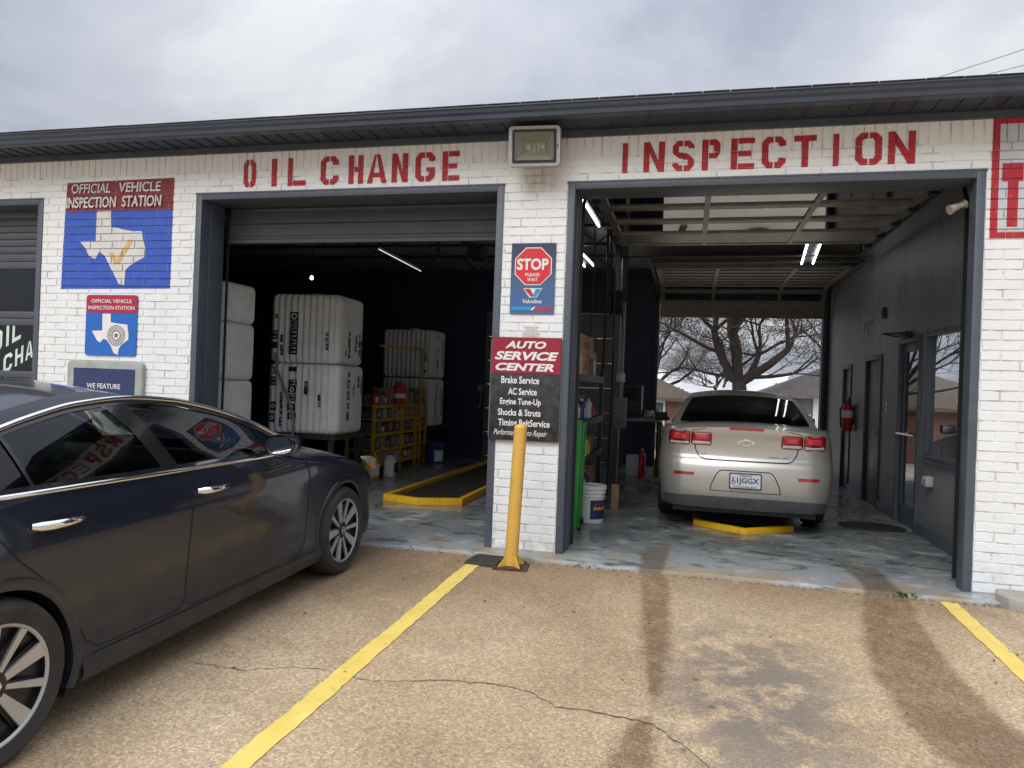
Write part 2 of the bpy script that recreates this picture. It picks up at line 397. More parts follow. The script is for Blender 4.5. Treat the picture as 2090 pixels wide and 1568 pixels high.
def grey_wall():
    t = NT('dirty_grey_wall_paint'); x, y, z = t.xyz()
    n = t.noise(1.6, 6, .6); n2 = t.noise(9, 5)
    c = t.ramp(n, (.3, (.16, .175, .188)), (.7, (.25, .265, .278)))
    c = t.mix(t.math('MULTIPLY', t.sm(n2, .52, .7), .3), c, (.20, .20, .19))
    st = t.math('MULTIPLY', t.sm(t.noise(14, 4, stretch=(1, 1, .12)), .52, .7), .4)
    c = t.mix(st, c, (.065, .065, .065))
    c = t.mix(t.math('MULTIPLY', t.sm(z, .32, .05), .5), c, (.07, .065, .06))
    return t.bsdf(Base_Color=c, Roughness=.48, Normal=t.bump(n2, .25, .004))
M_GWALL = grey_wall()
M_DOORP = mat('charcoal_door_panel', (.075, .085, .105), .42, var=.1)
M_ALU = mat('dull_aluminium', (.27, .255, .225), .42, .7)
M_STEEL = mat('galvanised_steel', (.30, .30, .30), .4, .8)
M_DSTEEL = mat('dark_steel', (.035, .035, .038), .5, .4)
M_BLACK = mat('black_plastic', (.018, .018, .019), .5)
M_RUBBER = mat('black_rubber', (.02, .02, .021), .85, bump=.3)
M_CHROME = mat('chrome', (.82, .83, .85), .08, 1., var=.03, rvar=.03)
M_WHITEP = mat('white_plastic', (.70, .71, .70), .45, var=.06)
def tank_mat():
    t = NT('translucent_white_tank_plastic'); n = t.noise(3, 4); n2 = t.noise(16, 5)
    c = t.ramp(n, (.3, (.60, .61, .585)), (.7, (.74, .75, .73)))
    c = t.mix(t.math('MULTIPLY', t.sm(n2, .55, .75), .3), c, (.42, .42, .39))
    return t.bsdf(Base_Color=c, Roughness=.42)
M_TANK = tank_mat()
M_CARD = mat('cardboard', (.42, .29, .17), .85, bump=.2, var=.14); M_CARD2 = mat('dark_cardboard', (.26, .165, .10), .85, var=.2)
M_YSTEEL = mat('grubby_yellow_steel', (.50, .30, .012), .5, var=.25)
def scuffed(name, col, dark, amt):
    t = NT(name); n = t.noise(5, 5); s = t.noise(16, 7, .7, stretch=(1, 1, .5))
    c = t.ramp(n, (.3, tuple(q*.86 for q in col)), (.7, col))
    c = t.mix(t.math('MULTIPLY', t.sm(s, .56, .66), amt), c, dark)
    c = t.mix(t.math('MULTIPLY', t.sm(t.noise(55, 4, .7), .62, .72), amt), c, (.13, .08, .05))
    return t.bsdf(Base_Color=c, Roughness=.52, Normal=t.bump(t.noise(30, 4), .3, .004))
M_BOLL = scuffed('yellow_bollard_paint', (.75, .45, .09), (.48, .30, .10), .5)
M_YCURB = scuffed('yellow_kerb_paint', (.70, .40, .004), (.22, .13, .02), .6)
M_WTEXT = mat('white_sign_paint', (.78, .78, .77), .5, var=.06)
M_BTEXT = mat('black_sign_paint', (.015, .015, .016), .55)
M_GLASS = glass_mat('window_glass', (.30, .34, .34), 1.52, 1.5)
M_DGLASS = glass_mat('dusty_door_glass', (.11, .12, .125), 1.5, 1.3, .03)
M_TUBE = emit('lit_fluorescent_tube', (.93, .97, 1.0), 6.0)
M_TUBE2 = emit('dim_tube', (.9, .96, 1.0), 1.1)
M_RED = mat('red_plastic', (.50, .015, .018), .4); M_GREEN = mat('bright_green_plastic', (.035, .30, .05), .42)
M_YEL = mat('yellow_plastic', (.70, .42, .02), .42); M_BLUEP = mat('blue_plastic', (.02, .05, .22), .45)
M_ORANGE = mat('orange_plastic', (.70, .18, .02), .45)
# ================================================================ ground
def lot_z(y):
    if y > -.22: return -.03
    d = min(-y-.22, 12); return -.03-.027*d
b = MB()
xs = [-150, -40, -14, -8]+[-8+.5*i for i in range(1, 32)]+[14, 40, 150]; ys = [-250, -60, -30, -13]+[-12.22+.5*i for i in range(25)]+[7.9]
vs = [(x, y, lot_z(y)) for x in xs for y in ys]; k = len(ys)
b.add(vs, [(i*k+j, (i+1)*k+j, (i+1)*k+j+1, i*k+j+1) for i in range(len(xs)-1) for j in range(k-1)])
struct(b.build('parking_lot', LOT))
b = MB(); ys = [7.9, 9, 12, 16, 20, 24, 30, 60, 120, 400]
def rz_(y): return -.05-.9*min(1, max(0, (y-8.5)/12))
vs = [(x, y, rz_(y)) for x in (-200, -30, -10, -4, 0, 4, 10, 30, 200) for y in ys]; k = len(ys)
b.add(vs, [(i*k+j, (i+1)*k+j, (i+1)*k+j+1, i*k+j+1) for i in range(8) for j in range(k-1)])
struct(b.build('rear_yard', REARG))
# slab inside the garage, with a broken front lip
b = MB(); n = 150; xa, xb = -9.7, 5.6
pts = []
for i in range(n+1):
    x = lerp(xa, xb, i/n); pts.append((x, -.225+.018*sin(x*3.1)+random.uniform(-.014, .014)))
top = [(x, y, 0.0) for x, y in pts]; mid = [(x, y-.02, -.012+random.uniform(-.006, .006)) for x, y in pts]; low = [(x, y-.03, -.06) for x, y in pts]
back = [(x, 7.9, 0.0) for x, y in pts]
vs = top+mid+low+back; m_ = n+1
fs = []
for i in range(n):
    fs += [(i, i+1, 3*m_+i+1, 3*m_+i), (m_+i, m_+i+1, i+1, i), (2*m_+i, 2*m_+i+1, m_+i+1, m_+i)]
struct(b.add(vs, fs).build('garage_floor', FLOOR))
def line_strip(name, pts, w, m, dz=.005, label=None):
    b = MB(); L = []; Rr = []
    for i, (x, y) in enumerate(pts):
        q = Vector(pts[min(i+1, len(pts)-1)])-Vector(pts[max(i-1, 0)]); nrm = Vector((-q.y, q.x)).normalized()*w/2
        j1, j2 = random.uniform(-.006, .006), random.uniform(-.006, .006)
        L.append((x+nrm.x+j1, y+nrm.y, lot_z(y+nrm.y)+dz)); Rr.append((x-nrm.x+j2, y-nrm.y, lot_z(y-nrm.y)+dz))
    k = len(pts); b.add(L+Rr, [(i, i+1, k+i+1, k+i) for i in range(k-1)])
    return struct(b.build(name, m))
def dense(p, q, step=.06):
    n = max(2, int((Vector(q)-Vector(p)).length/step)); return [(lerp(p[0], q[0], i/n), lerp(p[1], q[1], i/n)) for i in range(n+1)]
line_strip('painted_line', dense((-1.635, -.46), (-1.70, -6.0)), .115, YLINE)
line_strip('painted_line', dense((1.872, -.27), (1.79, -6.0)), .115, YLINE)
# crack across the lot: thin jagged ribbon
M_CRACK = mat('dark_crack', (.085, .062, .04), .95)
cp = [(-2.6, -2.78), (-2.17, -2.79), (-1.95, -2.68), (-1.79, -2.66), (-1.49, -2.71), (-1.17, -2.59), (-.9, -2.55), (-.7, -2.58), (-.56, -2.70), (-.38, -2.69), (-.11, -2.73), (.04, -2.89), (.14, -3.03), (.3, -3.35), (.42, -3.8)]
cx_ = []
for a, c in zip(cp, cp[1:]):
    for q in dense(a, c, .03)[:-1]: cx_.append((q[0]+random.uniform(-.006, .006), q[1]+random.uniform(-.009, .009)))
b = MB(); L, Rr = [], []
for i, (x, y) in enumerate(cx_):
    w = random.uniform(.001, .0042)+(.0008 if -1.3 < x < .3 else -.0008); w = max(w, .001)
    L.append((x, y+w, lot_z(y)+.003)); Rr.append((x, y-w, lot_z(y)+.003))
k = len(cx_); b.add(L+Rr, [(i, i+1, k+i+1, k+i) for i in range(k-1)])
struct(b.build('pavement_crack', M_CRACK))
# debris and grit along the joint between slab and lot
b = MB()
for i in range(420):
    x = random.uniform(-3, 2.6); y = -.25+random.gauss(0, .018); s = random.uniform(.004, .014)
    b.obox((x, y, lot_z(y)+s*.3), s*1.6, s*1.2, s, random.uniform(0, 3), random.uniform(-.4, .4), random.uniform(-.4, .4))
tag(b.build('joint_grit', mat('grit', (.26, .21, .15), .95, var=.4, scale=30)), 'loose grit and debris in the joint along the garage slab', 'grit', kind='stuff')
b = MB()
for i in range(70):
    x = random.uniform(-3.2, 3.2); y = -.35-random.random()**1.6*4.6; s = random.uniform(.004, .011); a = random.uniform(0, 6.3); z = lot_z(y)
    b.add([(x+s*cos(a+q)*k, y+s*sin(a+q)*k, z+.002+h*s) for q, k, h in ((0, 1.6, .3), (1.6, .7, .9), (3.1, 1.5, .2), (4.7, .7, .6))], [(0, 1, 2, 3)])
tag(b.build('leaf_litter', mat('dry_leaf_bits', (.12, .075, .04), .9, var=.5, scale=40), fixn=False), 'tiny dry leaf scraps scattered over the lot', 'leaf litter', kind='stuff')
# ================================================================ the garage building
G = thing('repair_garage', 'white painted brick repair garage with dark eaves and three service bays', 'garage')
OPEN = [(-9.72, -6.545), (-4.715, -1.62), (-1.055, 2.11)]; ZH = 3.17; BX0, BX1 = -11.2, 5.9
BR = []
def bricks():
    ch = ZH/42
    def add(x0, x1, z0, z1): BR.append((x0+.0045, x1-.0045, z0+.004, z1-.004, -random.uniform(0, .003)))
    def row(z0, z1, off, iv):
        for a, c in iv:
            x = math.floor((a-off)/.264)*.264+off
            while x < c:
                s, e_ = max(x, a), min(x+.264, c)
                if e_-s > .03: add(s, e_, z0, z1)
                x += .264
    solid = []; x = BX0
    for a, c in OPEN: solid.append((x, a)); x = c
    solid.append((x, BX1))
    for r_ in range(42): row(r_*ch, (r_+1)*ch, .132*(r_ % 2)+random.uniform(-.012, .012), solid)
    for r_ in range(3): row(ZH+r_*.0667, ZH+(r_+1)*.0667, .132*((r_+1) % 2)+.03, [(BX0, BX1)])
    x = BX0
    while x < BX1: add(x, x+.0755, ZH+.2, 3.60); x += .0755
bricks()
b = MB(); e_ = .003
for x0, x1, z0, z1, yf in BR:
    j = lambda: random.uniform(-.0018, .0018)
    f4 = [(x0+e_+j(), yf, z0+e_+j()), (x1-e_+j(), yf+random.uniform(-.0012, .0012), z0+e_+j()), (x1-e_+j(), yf, z1-e_+j()), (x0+e_+j(), yf, z1-e_+j())]
    b4 = [(x0, .008, z0), (x1, .008, z0), (x1, .008, z1), (x0, .008, z1)]
    b.add(f4+b4, [(0, 1, 2, 3), (4, 5, 1, 0), (5, 6, 2, 1), (6, 7, 3, 2), (7, 4, 0, 3)])
x = BX0
segs = []
for a, c in OPEN: segs.append((x, a)); x = c
segs.append((x, BX1))
for a, c in segs: b.box(a, c, .0045, .30, -.06, ZH)
b.box(BX0, BX1, .0045, .30, ZH, 3.62)
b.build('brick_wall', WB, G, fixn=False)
# ---- paint on bricks: every shape is laid on the brick faces and again on the recessed joints
def clip(poly, ax, v, keep_gt):
    out = []
    for i in range(len(poly)):
        p, q = poly[i-1], poly[i]; a = (p[ax]-v)*(1 if keep_gt else -1); c = (q[ax]-v)*(1 if keep_gt else -1)
        if (a >= 0) != (c >= 0):
            t = a/(a-c); out.append((lerp(p[0], q[0], t), lerp(p[1], q[1], t)))
        if c >= 0: out.append(q)
    return out
def paint(name, polys, m, parent, lift=0):
    b = MB()
    for P in polys:
        xs = [q[0] for q in P]; zs = [q[1] for q in P]; x0, x1, z0, z1 = min(xs), max(xs), min(zs), max(zs)
        kk = .00006*polys.index(P); b.add([(a, .0034-lift-kk, c) for a, c in P], [tuple(range(len(P)))])
        for bx0, bx1, bz0, bz1, yf in BR:
            if bx1 < x0 or bx0 > x1 or bz1 < z0 or bz0 > z1: continue
            q = clip(P, 0, bx0+.001, True)
            if q: q = clip(q, 0, bx1-.001, False)
            if q: q = clip(q, 1, bz0+.001, True)
            if q: q = clip(q, 1, bz1-.001, False)
            if len(q) >= 3: b.add([(a, yf-.0028-lift-kk, c) for a, c in q], [tuple(range(len(q)))])
    return b.build(name, m, parent, fixn=False)
def quads(x0, x1, z0, z1, Q):
    return [[(lerp(x0, x1, a), lerp(z0, z1, c)) for a, c in q] for q in Q]
def stencil(ch, tx, g):
    """convex pieces of one stencil letter in the unit square; tx stroke width, g half the stencil gap (in letter widths)"""
    T = .19; i = .07; c = .22; cz = .17
    half = [[(0, cz), (tx, T+i), (tx, 1-T-i), (0, 1-cz)], [(0, 1-cz), (tx, 1-T-i), (tx+i, 1-T), (c, 1)], [(c, 1), (tx+i, 1-T), (.5-g, 1-T), (.5-g, 1)],
            [(0, cz), (c, 0), (tx+i, T), (tx, T+i)], [(c, 0), (.5-g, 0), (.5-g, T), (tx+i, T)]]
    mir = lambda Q: [[(1-a, z) for a, z in q] for q in Q]
    tr_ = mir(half)
    if ch == 'I': return [[(0, 0), (1, 0), (1, 1), (0, 1)]]
    if ch == 'O': return half+tr_
    if ch == 'C': return half+tr_[2:3]+tr_[4:5]+[[(1-c, 1), (1-tx-i, 1-T), (1-tx, .68), (1, .70), (1, 1-cz)], [(1-c, 0), (1, cz), (1, .31), (1-tx, .33), (1-tx-i, T)]]
    if ch == 'G': return stencil('C', tx, g)+[[(1-tx, .16), (1, cz), (1, .48), (1-tx, .48)], [(.56, .34), (1-tx, .34), (1-tx, .48), (.56, .48)]]
    if ch == 'H': return [[(0, 0), (tx, 0), (tx, 1), (0, 1)], [(1-tx, 0), (1, 0), (1, 1), (1-tx, 1)], [(tx+g, .41), (1-tx, .41), (1-tx, .59), (tx+g, .59)]]
    if ch == 'L': return [[(0, 0), (tx, 0), (tx, 1), (0, 1)], [(tx+g, 0), (1, 0), (1, T), (tx+g, T)]]
    if ch == 'E': return [[(0, 0), (tx, 0), (tx, 1), (0, 1)]]+[[(tx+g, z), (w_, z), (w_, z+T*.95), (tx+g, z+T*.95)] for z, w_ in ((0, 1), (.41, .86), (1-T*.95, 1))]
    if ch == 'A': return [[(0, 0), (tx, 0), (.46, 1), (.36, 1)], [(1, 0), (1-tx, 0), (.46, 1), (.64, 1)], [(.30, .20), (.70, .20), (.66, .36), (.36, .36)]]
    if ch == 'N': return [[(0, 0), (tx, 0), (tx, 1), (0, 1)], [(1-tx, 0), (1, 0), (1, 1), (1-tx, 1)], [(tx, 1), (tx, .62), (1-tx, 0), (1-tx, .38)]]
    if ch == 'T': return [[(0, 1-T), (1, 1-T), (1, 1), (0, 1)], [(.5-tx/2, 0), (.5+tx/2, 0), (.5+tx/2, 1-T), (.5-tx/2, 1-T)]]
    if ch == 'P': return [[(0, 0), (tx, 0), (tx, 1), (0, 1)], [(tx+g, 1-T), (1-c, 1-T), (1-c, 1), (tx+g, 1)], [(1-c, 1), (1-tx-.02, 1-T-.02), (1-tx, .62), (1, .56), (1, 1-cz*.8)],
                          [(tx+g, .38), (1-c, .38), (1, .56), (1-tx, .60), (1-c-.05, .56), (tx+g, .56)]]
    if ch == 'S': return [[(c, 1), (tx, 1-T), (.5-g, 1-T), (.5-g, 1)], [(.5+g, 1), (.5+g, 1-T), (1-tx, 1-T), (1-c, 1)], [(1-c, 1), (1-tx, 1-T), (1-tx, .74), (1, .74), (1, 1-cz)],
                          [(0, 1-cz), (c, 1), (tx, 1-T), (tx, .62), (0, .60)], [(0, .60), (tx, .62), (1, .38), (1-tx, .36), (.3, .42)], [(0, .60), (.3, .43), (1-tx, .36), (1, .38), (.68, .58), (tx, .62)],
                          [(1, .40), (1-tx, .38), (1-tx, T), (1-c, 0), (1, cz)], [(.5+g, 0), (1-c, 0), (1-tx, T), (.5+g, T)], [(c, 0), (.5-g, 0), (.5-g, T), (tx, T)], [(c, 0), (tx, T), (tx, .26), (0, .27), (0, cz)]]
def stencil_word(letters, z0, z1, stroke=.05, gap=.006):
    out = []
    for ch, x0, x1 in letters:
        w = x1-x0; out += quads(x0, x1, z0, z1, stencil(ch, min(.36, stroke/w), gap/w))
    return out
OC = [-4.207, -4.074, -3.906, -3.849, -3.735, -3.546, -3.394, -3.209, -3.11, -2.963, -2.924, -2.73, -2.683, -2.526, -2.455, -2.268, -2.199, -2.038]
IN = [-.606, -.561, -.431, -.259, -.195, -.022, .04, .183, .267, .449, .505, .687, .746, .913, 1.036, 1.079, 1.196, 1.388, 1.43, 1.622]
paint('painted_lettering', stencil_word([(c, OC[2*i], OC[2*i+1]) for i, c in enumerate('OILCHANGE')], 3.215, 3.478, .052), P_RED, G)['label'] = 'red stencilled words OIL CHANGE'
paint('painted_lettering', stencil_word([(c, IN[2*i], IN[2*i+1]) for i, c in enumerate('INSPECTION')], 3.232, 3.483, .050), P_RED, G)['label'] = 'red stencilled word INSPECTION'
# big painted inspection emblem on the left pier
blue = paint('painted_mural', [[(-6.285, 2.235), (-4.98, 2.245), (-4.98, 3.025), (-6.265, 3.03)]], P_BLUE, G)
blue['label'] = 'red and blue hand painted inspection emblem'
paint('red_band', [[(-6.265, 3.03), (-4.98, 3.025), (-4.975, 3.335), (-6.25, 3.32)]], P_MAROON, blue)
TX = [(-5.876, 3.027), (-5.707, 3.027), (-5.696, 2.858), (-5.605, 2.849), (-5.563, 2.835), (-5.438, 2.815), (-5.331, 2.814), (-5.31, 2.726), (-5.28, 2.639), (-5.292, 2.552), (-5.403, 2.5), (-5.473, 2.457), (-5.507, 2.422), (-5.513, 2.273), (-5.58, 2.29), (-5.648, 2.396), (-5.761, 2.573), (-5.826, 2.612), (-5.876, 2.538), (-5.952, 2.574), (-6.009, 2.663), (-6.07, 2.721), (-5.873, 2.719)]
paint('state_outline', poly_tris(TX), P_WHITE, blue, .0008)
paint('check_mark', [[(-5.71, 2.60), (-5.655, 2.60), (-5.60, 2.50), (-5.64, 2.49)], [(-5.62, 2.49), (-5.575, 2.50), (-5.43, 2.715), (-5.475, 2.735), (-5.60, 2.555)]], P_GOLD, blue, .004)
tr = fit_text('OFFICIAL', -6.19, -5.72, 3.205, 3.305, .012, .12)+fit_text('VEHICLE', -5.61, -5.12, 3.205, 3.305, .012, .12)
tr += fit_text('INSPECTION', -6.24, -5.64, 3.055, 3.165, .012, .1)+fit_text('STATION', -5.56, -5.10, 3.055, 3.165, .012, .1)
paint('painted_lettering', tr, P_WHITE, blue, .003)
# red framed panel at the right edge
fr = paint('painted_panel', [[(2.19, 2.70), (3.9, 2.70), (3.9, 3.50), (2.19, 3.50)]], P_PALE, G); fr['label'] = 'pale painted panel in a red border'
paint('painted_border', [rect(2.145, 2.195, 2.65, 3.55), rect(2.195, 3.95, 2.65, 2.695), rect(2.195, 3.95, 3.505, 3.55)], P_RED, fr, .0008)
paint('painted_lettering', [rect(2.215, 2.355, 3.075, 3.21), rect(2.255, 2.325, 2.735, 3.08), rect(2.385, 2.45, 2.735, 3.21)], P_RED, fr, .002)
# ---- eaves
b = MB().box(BX0, BX1, -.035, -.004, 3.545, 3.625); b.build('frieze_board', M_FRIEZE, G)
b = MB(); b.box(BX0, BX1, -.336, -.036, 3.600, 3.615); x = BX0
while x < BX1: b.box(x, x+.012, -.325, -.05, 3.592, 3.5995); x += .15
b.build('soffit', M_SOFF, G)
prof = [(-.335, 3.588), (-.40, 3.588), (-.41, 3.595), (-.415, 3.628), (-.43, 3.645), (-.437, 3.672), (-.447, 3.678), (-.447, 3.688), (-.425, 3.688), (-.42, 3.676), (-.335, 3.676)]
MB().prism(prof, lambda a, c, d: (d, a, c), BX0, BX1).build('gutter', M_FASC, G)
b = MB(); b.add([(BX0, -.42, 3.700), (BX1, -.42, 3.700), (BX1, 4.0, 5.0), (BX0, 4.0, 5.0), (BX0, 8.5, 3.73), (BX1, 8.5, 3.73)], [(0, 1, 2, 3), (3, 2, 5, 4)])
b.add([(BX0, -.42, 3.689), (BX1, -.42, 3.689), (BX1, 4.0, 4.985), (BX0, 4.0, 4.985), (BX0, 8.5, 3.715), (BX1, 8.5, 3.715)], [(3, 2, 1, 0), (4, 5, 2, 3)])
b.box(BX0, BX1, -.424, -.38, 3.6885, 3.7005)
x = BX0
while x < BX1:
    w = random.uniform(.18, .32); b.box(x, x+w-.006, -.436, -.30, 3.701, 3.706+random.uniform(0, .003)); x += w
b.build('shingle_roof', M_SHING, G)
# ---- steel frames round the three openings
FR = []
for a, c in OPEN:
    b = MB(); w = .062; jd = .13 if a > -2 else .34
    b.box(a, a+w, -.008, .34, -.02, ZH); b.box(c-w, c, -.008, jd, -.02, ZH); b.box(a+w, c-w, -.008, .34, ZH-.062, ZH)
    b.box(a+w, a+w+.012, .12, .34, 0, ZH-.062)
    if jd > .2: b.box(c-w-.012, c-w, .12, .34, 0, ZH-.062)
    b.box(a-.01, c+.01, -.012, -.0045, ZH-.012, ZH+.006)
    o = b.build('door_frame', M_TRIM, G, bevel=.004); FR.append(o)
# ---- inside shell
XW = 2.42; YB = 7.8; ZC = 3.72
def panel_wall(plane, c0, c1, u0, u1, z0, z1, holes, m, name, parent=G):
    us = sorted({u0, u1, *[h[0] for h in holes], *[h[1] for h in holes]}); zs = sorted({z0, z1, *[h[2] for h in holes], *[h[3] for h in holes]})
    us = [u for u in us if u0 <= u <= u1]; zs = [z for z in zs if z0 <= z <= z1]; b = MB()
    for i in range(len(us)-1):
        for j in range(len(zs)-1):
            mu, mz = (us[i]+us[i+1])/2, (zs[j]+zs[j+1])/2
            if any(h[0] < mu < h[1] and h[2] < mz < h[3] for h in holes): continue
            if plane == 'x': b.box(c0, c1, us[i], us[i+1], zs[j], zs[j+1])
            else: b.box(us[i], us[i+1], c0, c1, zs[j], zs[j+1])
    return b.build(name, m, parent, merge=.0005)
RW = [(.95, 2.23, .82, 2.13), (2.47, 3.32, 0.0, 2.13), (4.08, 4.97, 0.0, 2.0), (5.85, 6.47, 0.0, 1.93)]
panel_wall('x', XW, XW+.12, .301, YB, 0.0, 3.9, RW, M_GWALL, 'side_wall')
for y0, y1 in ((.345, 2.46), (3.33, 4.07), (4.98, 5.84)): MB().box(XW-.016, XW-.001, y0, y1, .002, .11).build('baseboard', M_TRIM, G)
panel_wall('y', YB, YB+.2, -9.7, XW+.12, 0.0, 3.9, [(-.58, 2.31, 0.0, 3.16), (-3.95, -1.35, 0.0, 2.86)], M_NAVY, 'back_wall')
MB().box(-9.9, -9.7, .301, YB, 0, 3.9).build('left_wall', M_NAVY, G)
for q in ((5.7, 5.9, .301, YB, -.05, 3.9), (XW+.121, 5.7, YB, YB+.2, -.05, 3.9), (BX0, -9.91, .301, YB, -.05, 3.9)): MB().box(*q).build('end_wall', M_NAVY, G)
MB().box(-9.9, 5.9, .301, YB, ZC, ZC+.05).build('ceiling', M_CEIL, G)
MB().box(5.0, 5.05, .301, YB, 0.0, 3.0).box(XW+.121, 5.0, 5.2, 5.25, 0, 3.0).build('office_wall', mat('dim_office_wall', (.18, .17, .16), .7), G)
# low trusses carrying the ceiling
b = MB()
for y in (1.6, 3.9, 6.2):
    for z in (3.42, 3.68): b.box(-9.6, -1.15, y-.02, y+.02, z-.02, z+.02)
    x = -9.4
    while x < -1.6: b.tube([(x, y, 3.67), (x+.3, y, 3.43), (x+.6, y, 3.67)], .012, 5); x += .6
b.build('roof_truss', M_DSTEEL, G)
# ---- overhead doors
def track(b, x, pts, w=.05):
    for i in range(len(pts)-1):
        (y0, z0), (y1, z1) = pts[i], pts[i+1]; d = Vector((0, y1-y0, z1-z0)); L = d.length
        b.obox((x, (y0+y1)/2, (z0+z1)/2), w, L+.01, .018, 0, atan2(z1-z0, y1-y0))
def arc(y0, z0, r, n=7): return [(y0+r-r*cos(pi/2*i/n), z0+r*sin(pi/2*i/n)) for i in range(n+1)]
def along(path, s):
    for (a, c), (e2, f) in zip(path, path[1:]):
        L = sqrt((e2-a)**2+(f-c)**2)
        if s <= L: return (lerp(a, e2, s/L), lerp(c, f, s/L)), atan2(f-c, e2-a)
        s -= L
    return path[-1], atan2(path[-1][1]-path[-2][1], path[-1][0]-path[-2][0])
def sectional(name, x0, x1, path, start, nsec, hs, stiles, solid, mp, mg, label, flip=1, sw=.055):
    """overhead door: sections of height hs laid along path (y, z) from arc length start"""
    fr, gl = MB(), MB(); pn = MB()
    for s in range(nsec):
        (ya, za), _ = along(path, start+s*hs); (yb, zb), _ = along(path, start+(s+1)*hs)
        d = Vector((0, yb-ya, zb-za)); L = d.length-.006; ang = atan2(zb-za, yb-ya); c = Vector(((x0+x1)/2, (ya+yb)/2, (za+zb)/2))
        u = d.normalized(); nrm = Vector((0, -u.z, u.y))
        for sg in (-1, 1): fr.obox(c+u*(sg*(L/2-.03)), x1-x0, .06, .045, 0, ang)
        for x in [x0+.04]+stiles+[x1-.04]: fr.obox((x, c.y, c.z), sw if x in stiles else .08, L-.12, .044, 0, ang)
        if s in solid: pn.obox(c, x1-x0-.14, L-.12, .02, 0, ang)
        else: gl.obox(c, x1-x0-.14, L-.12, .006, 0, ang)
    D = fr.build(name, mp, G); D['label'] = label
    if pn.v: pn.build('door_panel', mp, D)
    if gl.v: gl.build('glass_pane', mg, D)
    return D
# bay 2: glazed door rolled up under the ceiling
p2_ = [(.42, 0), (.42, 2.92)]+arc(.42, 2.92, .38)+[(4.3, 3.30)]
D = sectional('garage_door', -.93, 2.05, p2_, 2.92+.597-.02+.02, 4, .635, [.12, 1.14], [3], M_ALU, M_DGLASS, 'glazed overhead door rolled up under the ceiling')
b = MB()
for x in (-.985, 2.13):
    track(b, x, p2_, .03); b.box(x-.02, x+.02, 3.3, 3.34, 3.3, ZC); b.box(x-.02, x+.02, 4.2, 4.24, 3.3, ZC)
for k in range(5):
    for x in (-.95, 2.06): b.box(x-.04, x+.04, .98+k*.62, 1.06+k*.62, 3.25, 3.32)
b.box(-.985, 2.10, 4.22, 4.25, 3.29, 3.31)
b.build('door_track', M_DSTEEL, D)
MB().cyl((-1.0, .36, 3.40), (2.1, .36, 3.40), .035).build('spring_shaft', M_DSTEEL, D, smooth=40)
# bay 2 rear door
p3_ = [(7.70, 0), (7.70, 2.84)]+[(7.70-.50+.50*cos(pi/2*i/7), 2.84+.50*sin(pi/2*i/7)) for i in range(8)]+[(4.6, 3.36)]
D = sectional('garage_door', -.56, 2.29, p3_, 2.80, 9, .285, [.38, 1.52], [0], mat('dull_brown_door_steel', (.20, .175, .15), .5, .3), M_DGLASS, 'rear overhead door rolled three quarters up', sw=.06)
b = MB()
for x in (-.62, 2.345): track(b, x, p3_)
b.box(-.62, 2.345, 4.9, 4.93, 3.33, 3.36); b.build('door_track', M_DSTEEL, D)
# bay 1 door: bottom section hangs just below the lintel
p1_ = [(.42, 0), (.42, 3.0)]+arc(.42, 3.0, .36)+[(4.2, 3.36)]
b = MB(); prof = []
for s in [2.79+i*.02 for i in range(155)]:
    (y, z), a = along(p1_, s); k = ((s-2.79) % .5)/.5
    off = .012*(1 if .1 < k < .36 or .62 < k < .9 else 0)-.02*(1 if k < .02 else 0); prof.append((y-off*sin(a), z+off*cos(a)))
b.grid(lambda u, v: (lerp(-4.63, -1.70, u), *prof[round(v*(len(prof)-1))]), 1, len(prof)-1)
b.box(-4.63, -1.70, .40, .45, 2.765, 2.80)
D = b.build('garage_door', M_DOORP, G, smooth=30); D['label'] = 'grey steel overhead door raised nearly to the lintel'
b = MB()
for x in (-4.648, -1.687): track(b, x, p1_, .02); b.box(x-.02, x+.02, 4.1, 4.14, 3.3, ZC)
for x in (-3.7, -2.6): b.box(x-.015, x+.015, 4.1, 4.13, 3.36, ZC)
b.box(-3.18, -3.13, .45, 4.2, 3.40, 3.46); b.box(-3.25, -3.05, 4.1, 4.5, 3.30, 3.48)
b.build('door_track', M_DSTEEL, D)
# bay 1 rear door, shut
b = MB()
for k in range(6): b.box(-3.95, -1.35, YB-.05, YB-.01, k*.475+.006, (k+1)*.475-.004); [b.box(-3.9, -1.4, YB-.058, YB-.05, k*.475+.06+i*.095, k*.475+.10+i*.095) for i in range(4)]
b.build('garage_door', mat('pale_door_steel', (.17, .175, .17), .5), G, bevel=.003)['label'] = 'closed pale ribbed rear overhead door'
# bay 3: closed door, two glazed rows below ribbed panels
b = MB(); y0 = .24; X0, X1 = -9.66, -6.607
rows = [(0.0, .66, 0), (.66, 1.30, 0), (1.30, 1.945, 1), (1.945, 2.56, 1), (2.56, 3.11, 0)]; g_ = MB()
for z0, z1, gl in rows:
    b.box(X0, X1, y0, y0+.04, z0+.003, z0+.075); b.box(X0, X1, y0, y0+.04, z1-.075, z1-.003)
    for x in (X0, -8.62, -7.62, X1-.06): b.box(x, x+.06, y0+.001, y0+.039, z0+.075, z1-.075)
    if gl: g_.box(X0+.06, X1-.06, y0+.014, y0+.02, z0+.07, z1-.07)
    else:
        b.box(X0+.06, X1-.06, y0+.01, y0+.03, z0+.075, z1-.075); n = 5
        for i in range(n): zz = lerp(z0+.09, z1-.09, (i+.5)/n); b.box(X0+.06, X1-.06, y0-.004, y0+.01, zz-.03, zz+.03)
D = b.build('garage_door', M_DOORP, G, bevel=.004); D['label'] = 'closed overhead door with two rows of glass'
g_.build('glass_pane', M_DGLASS, D)
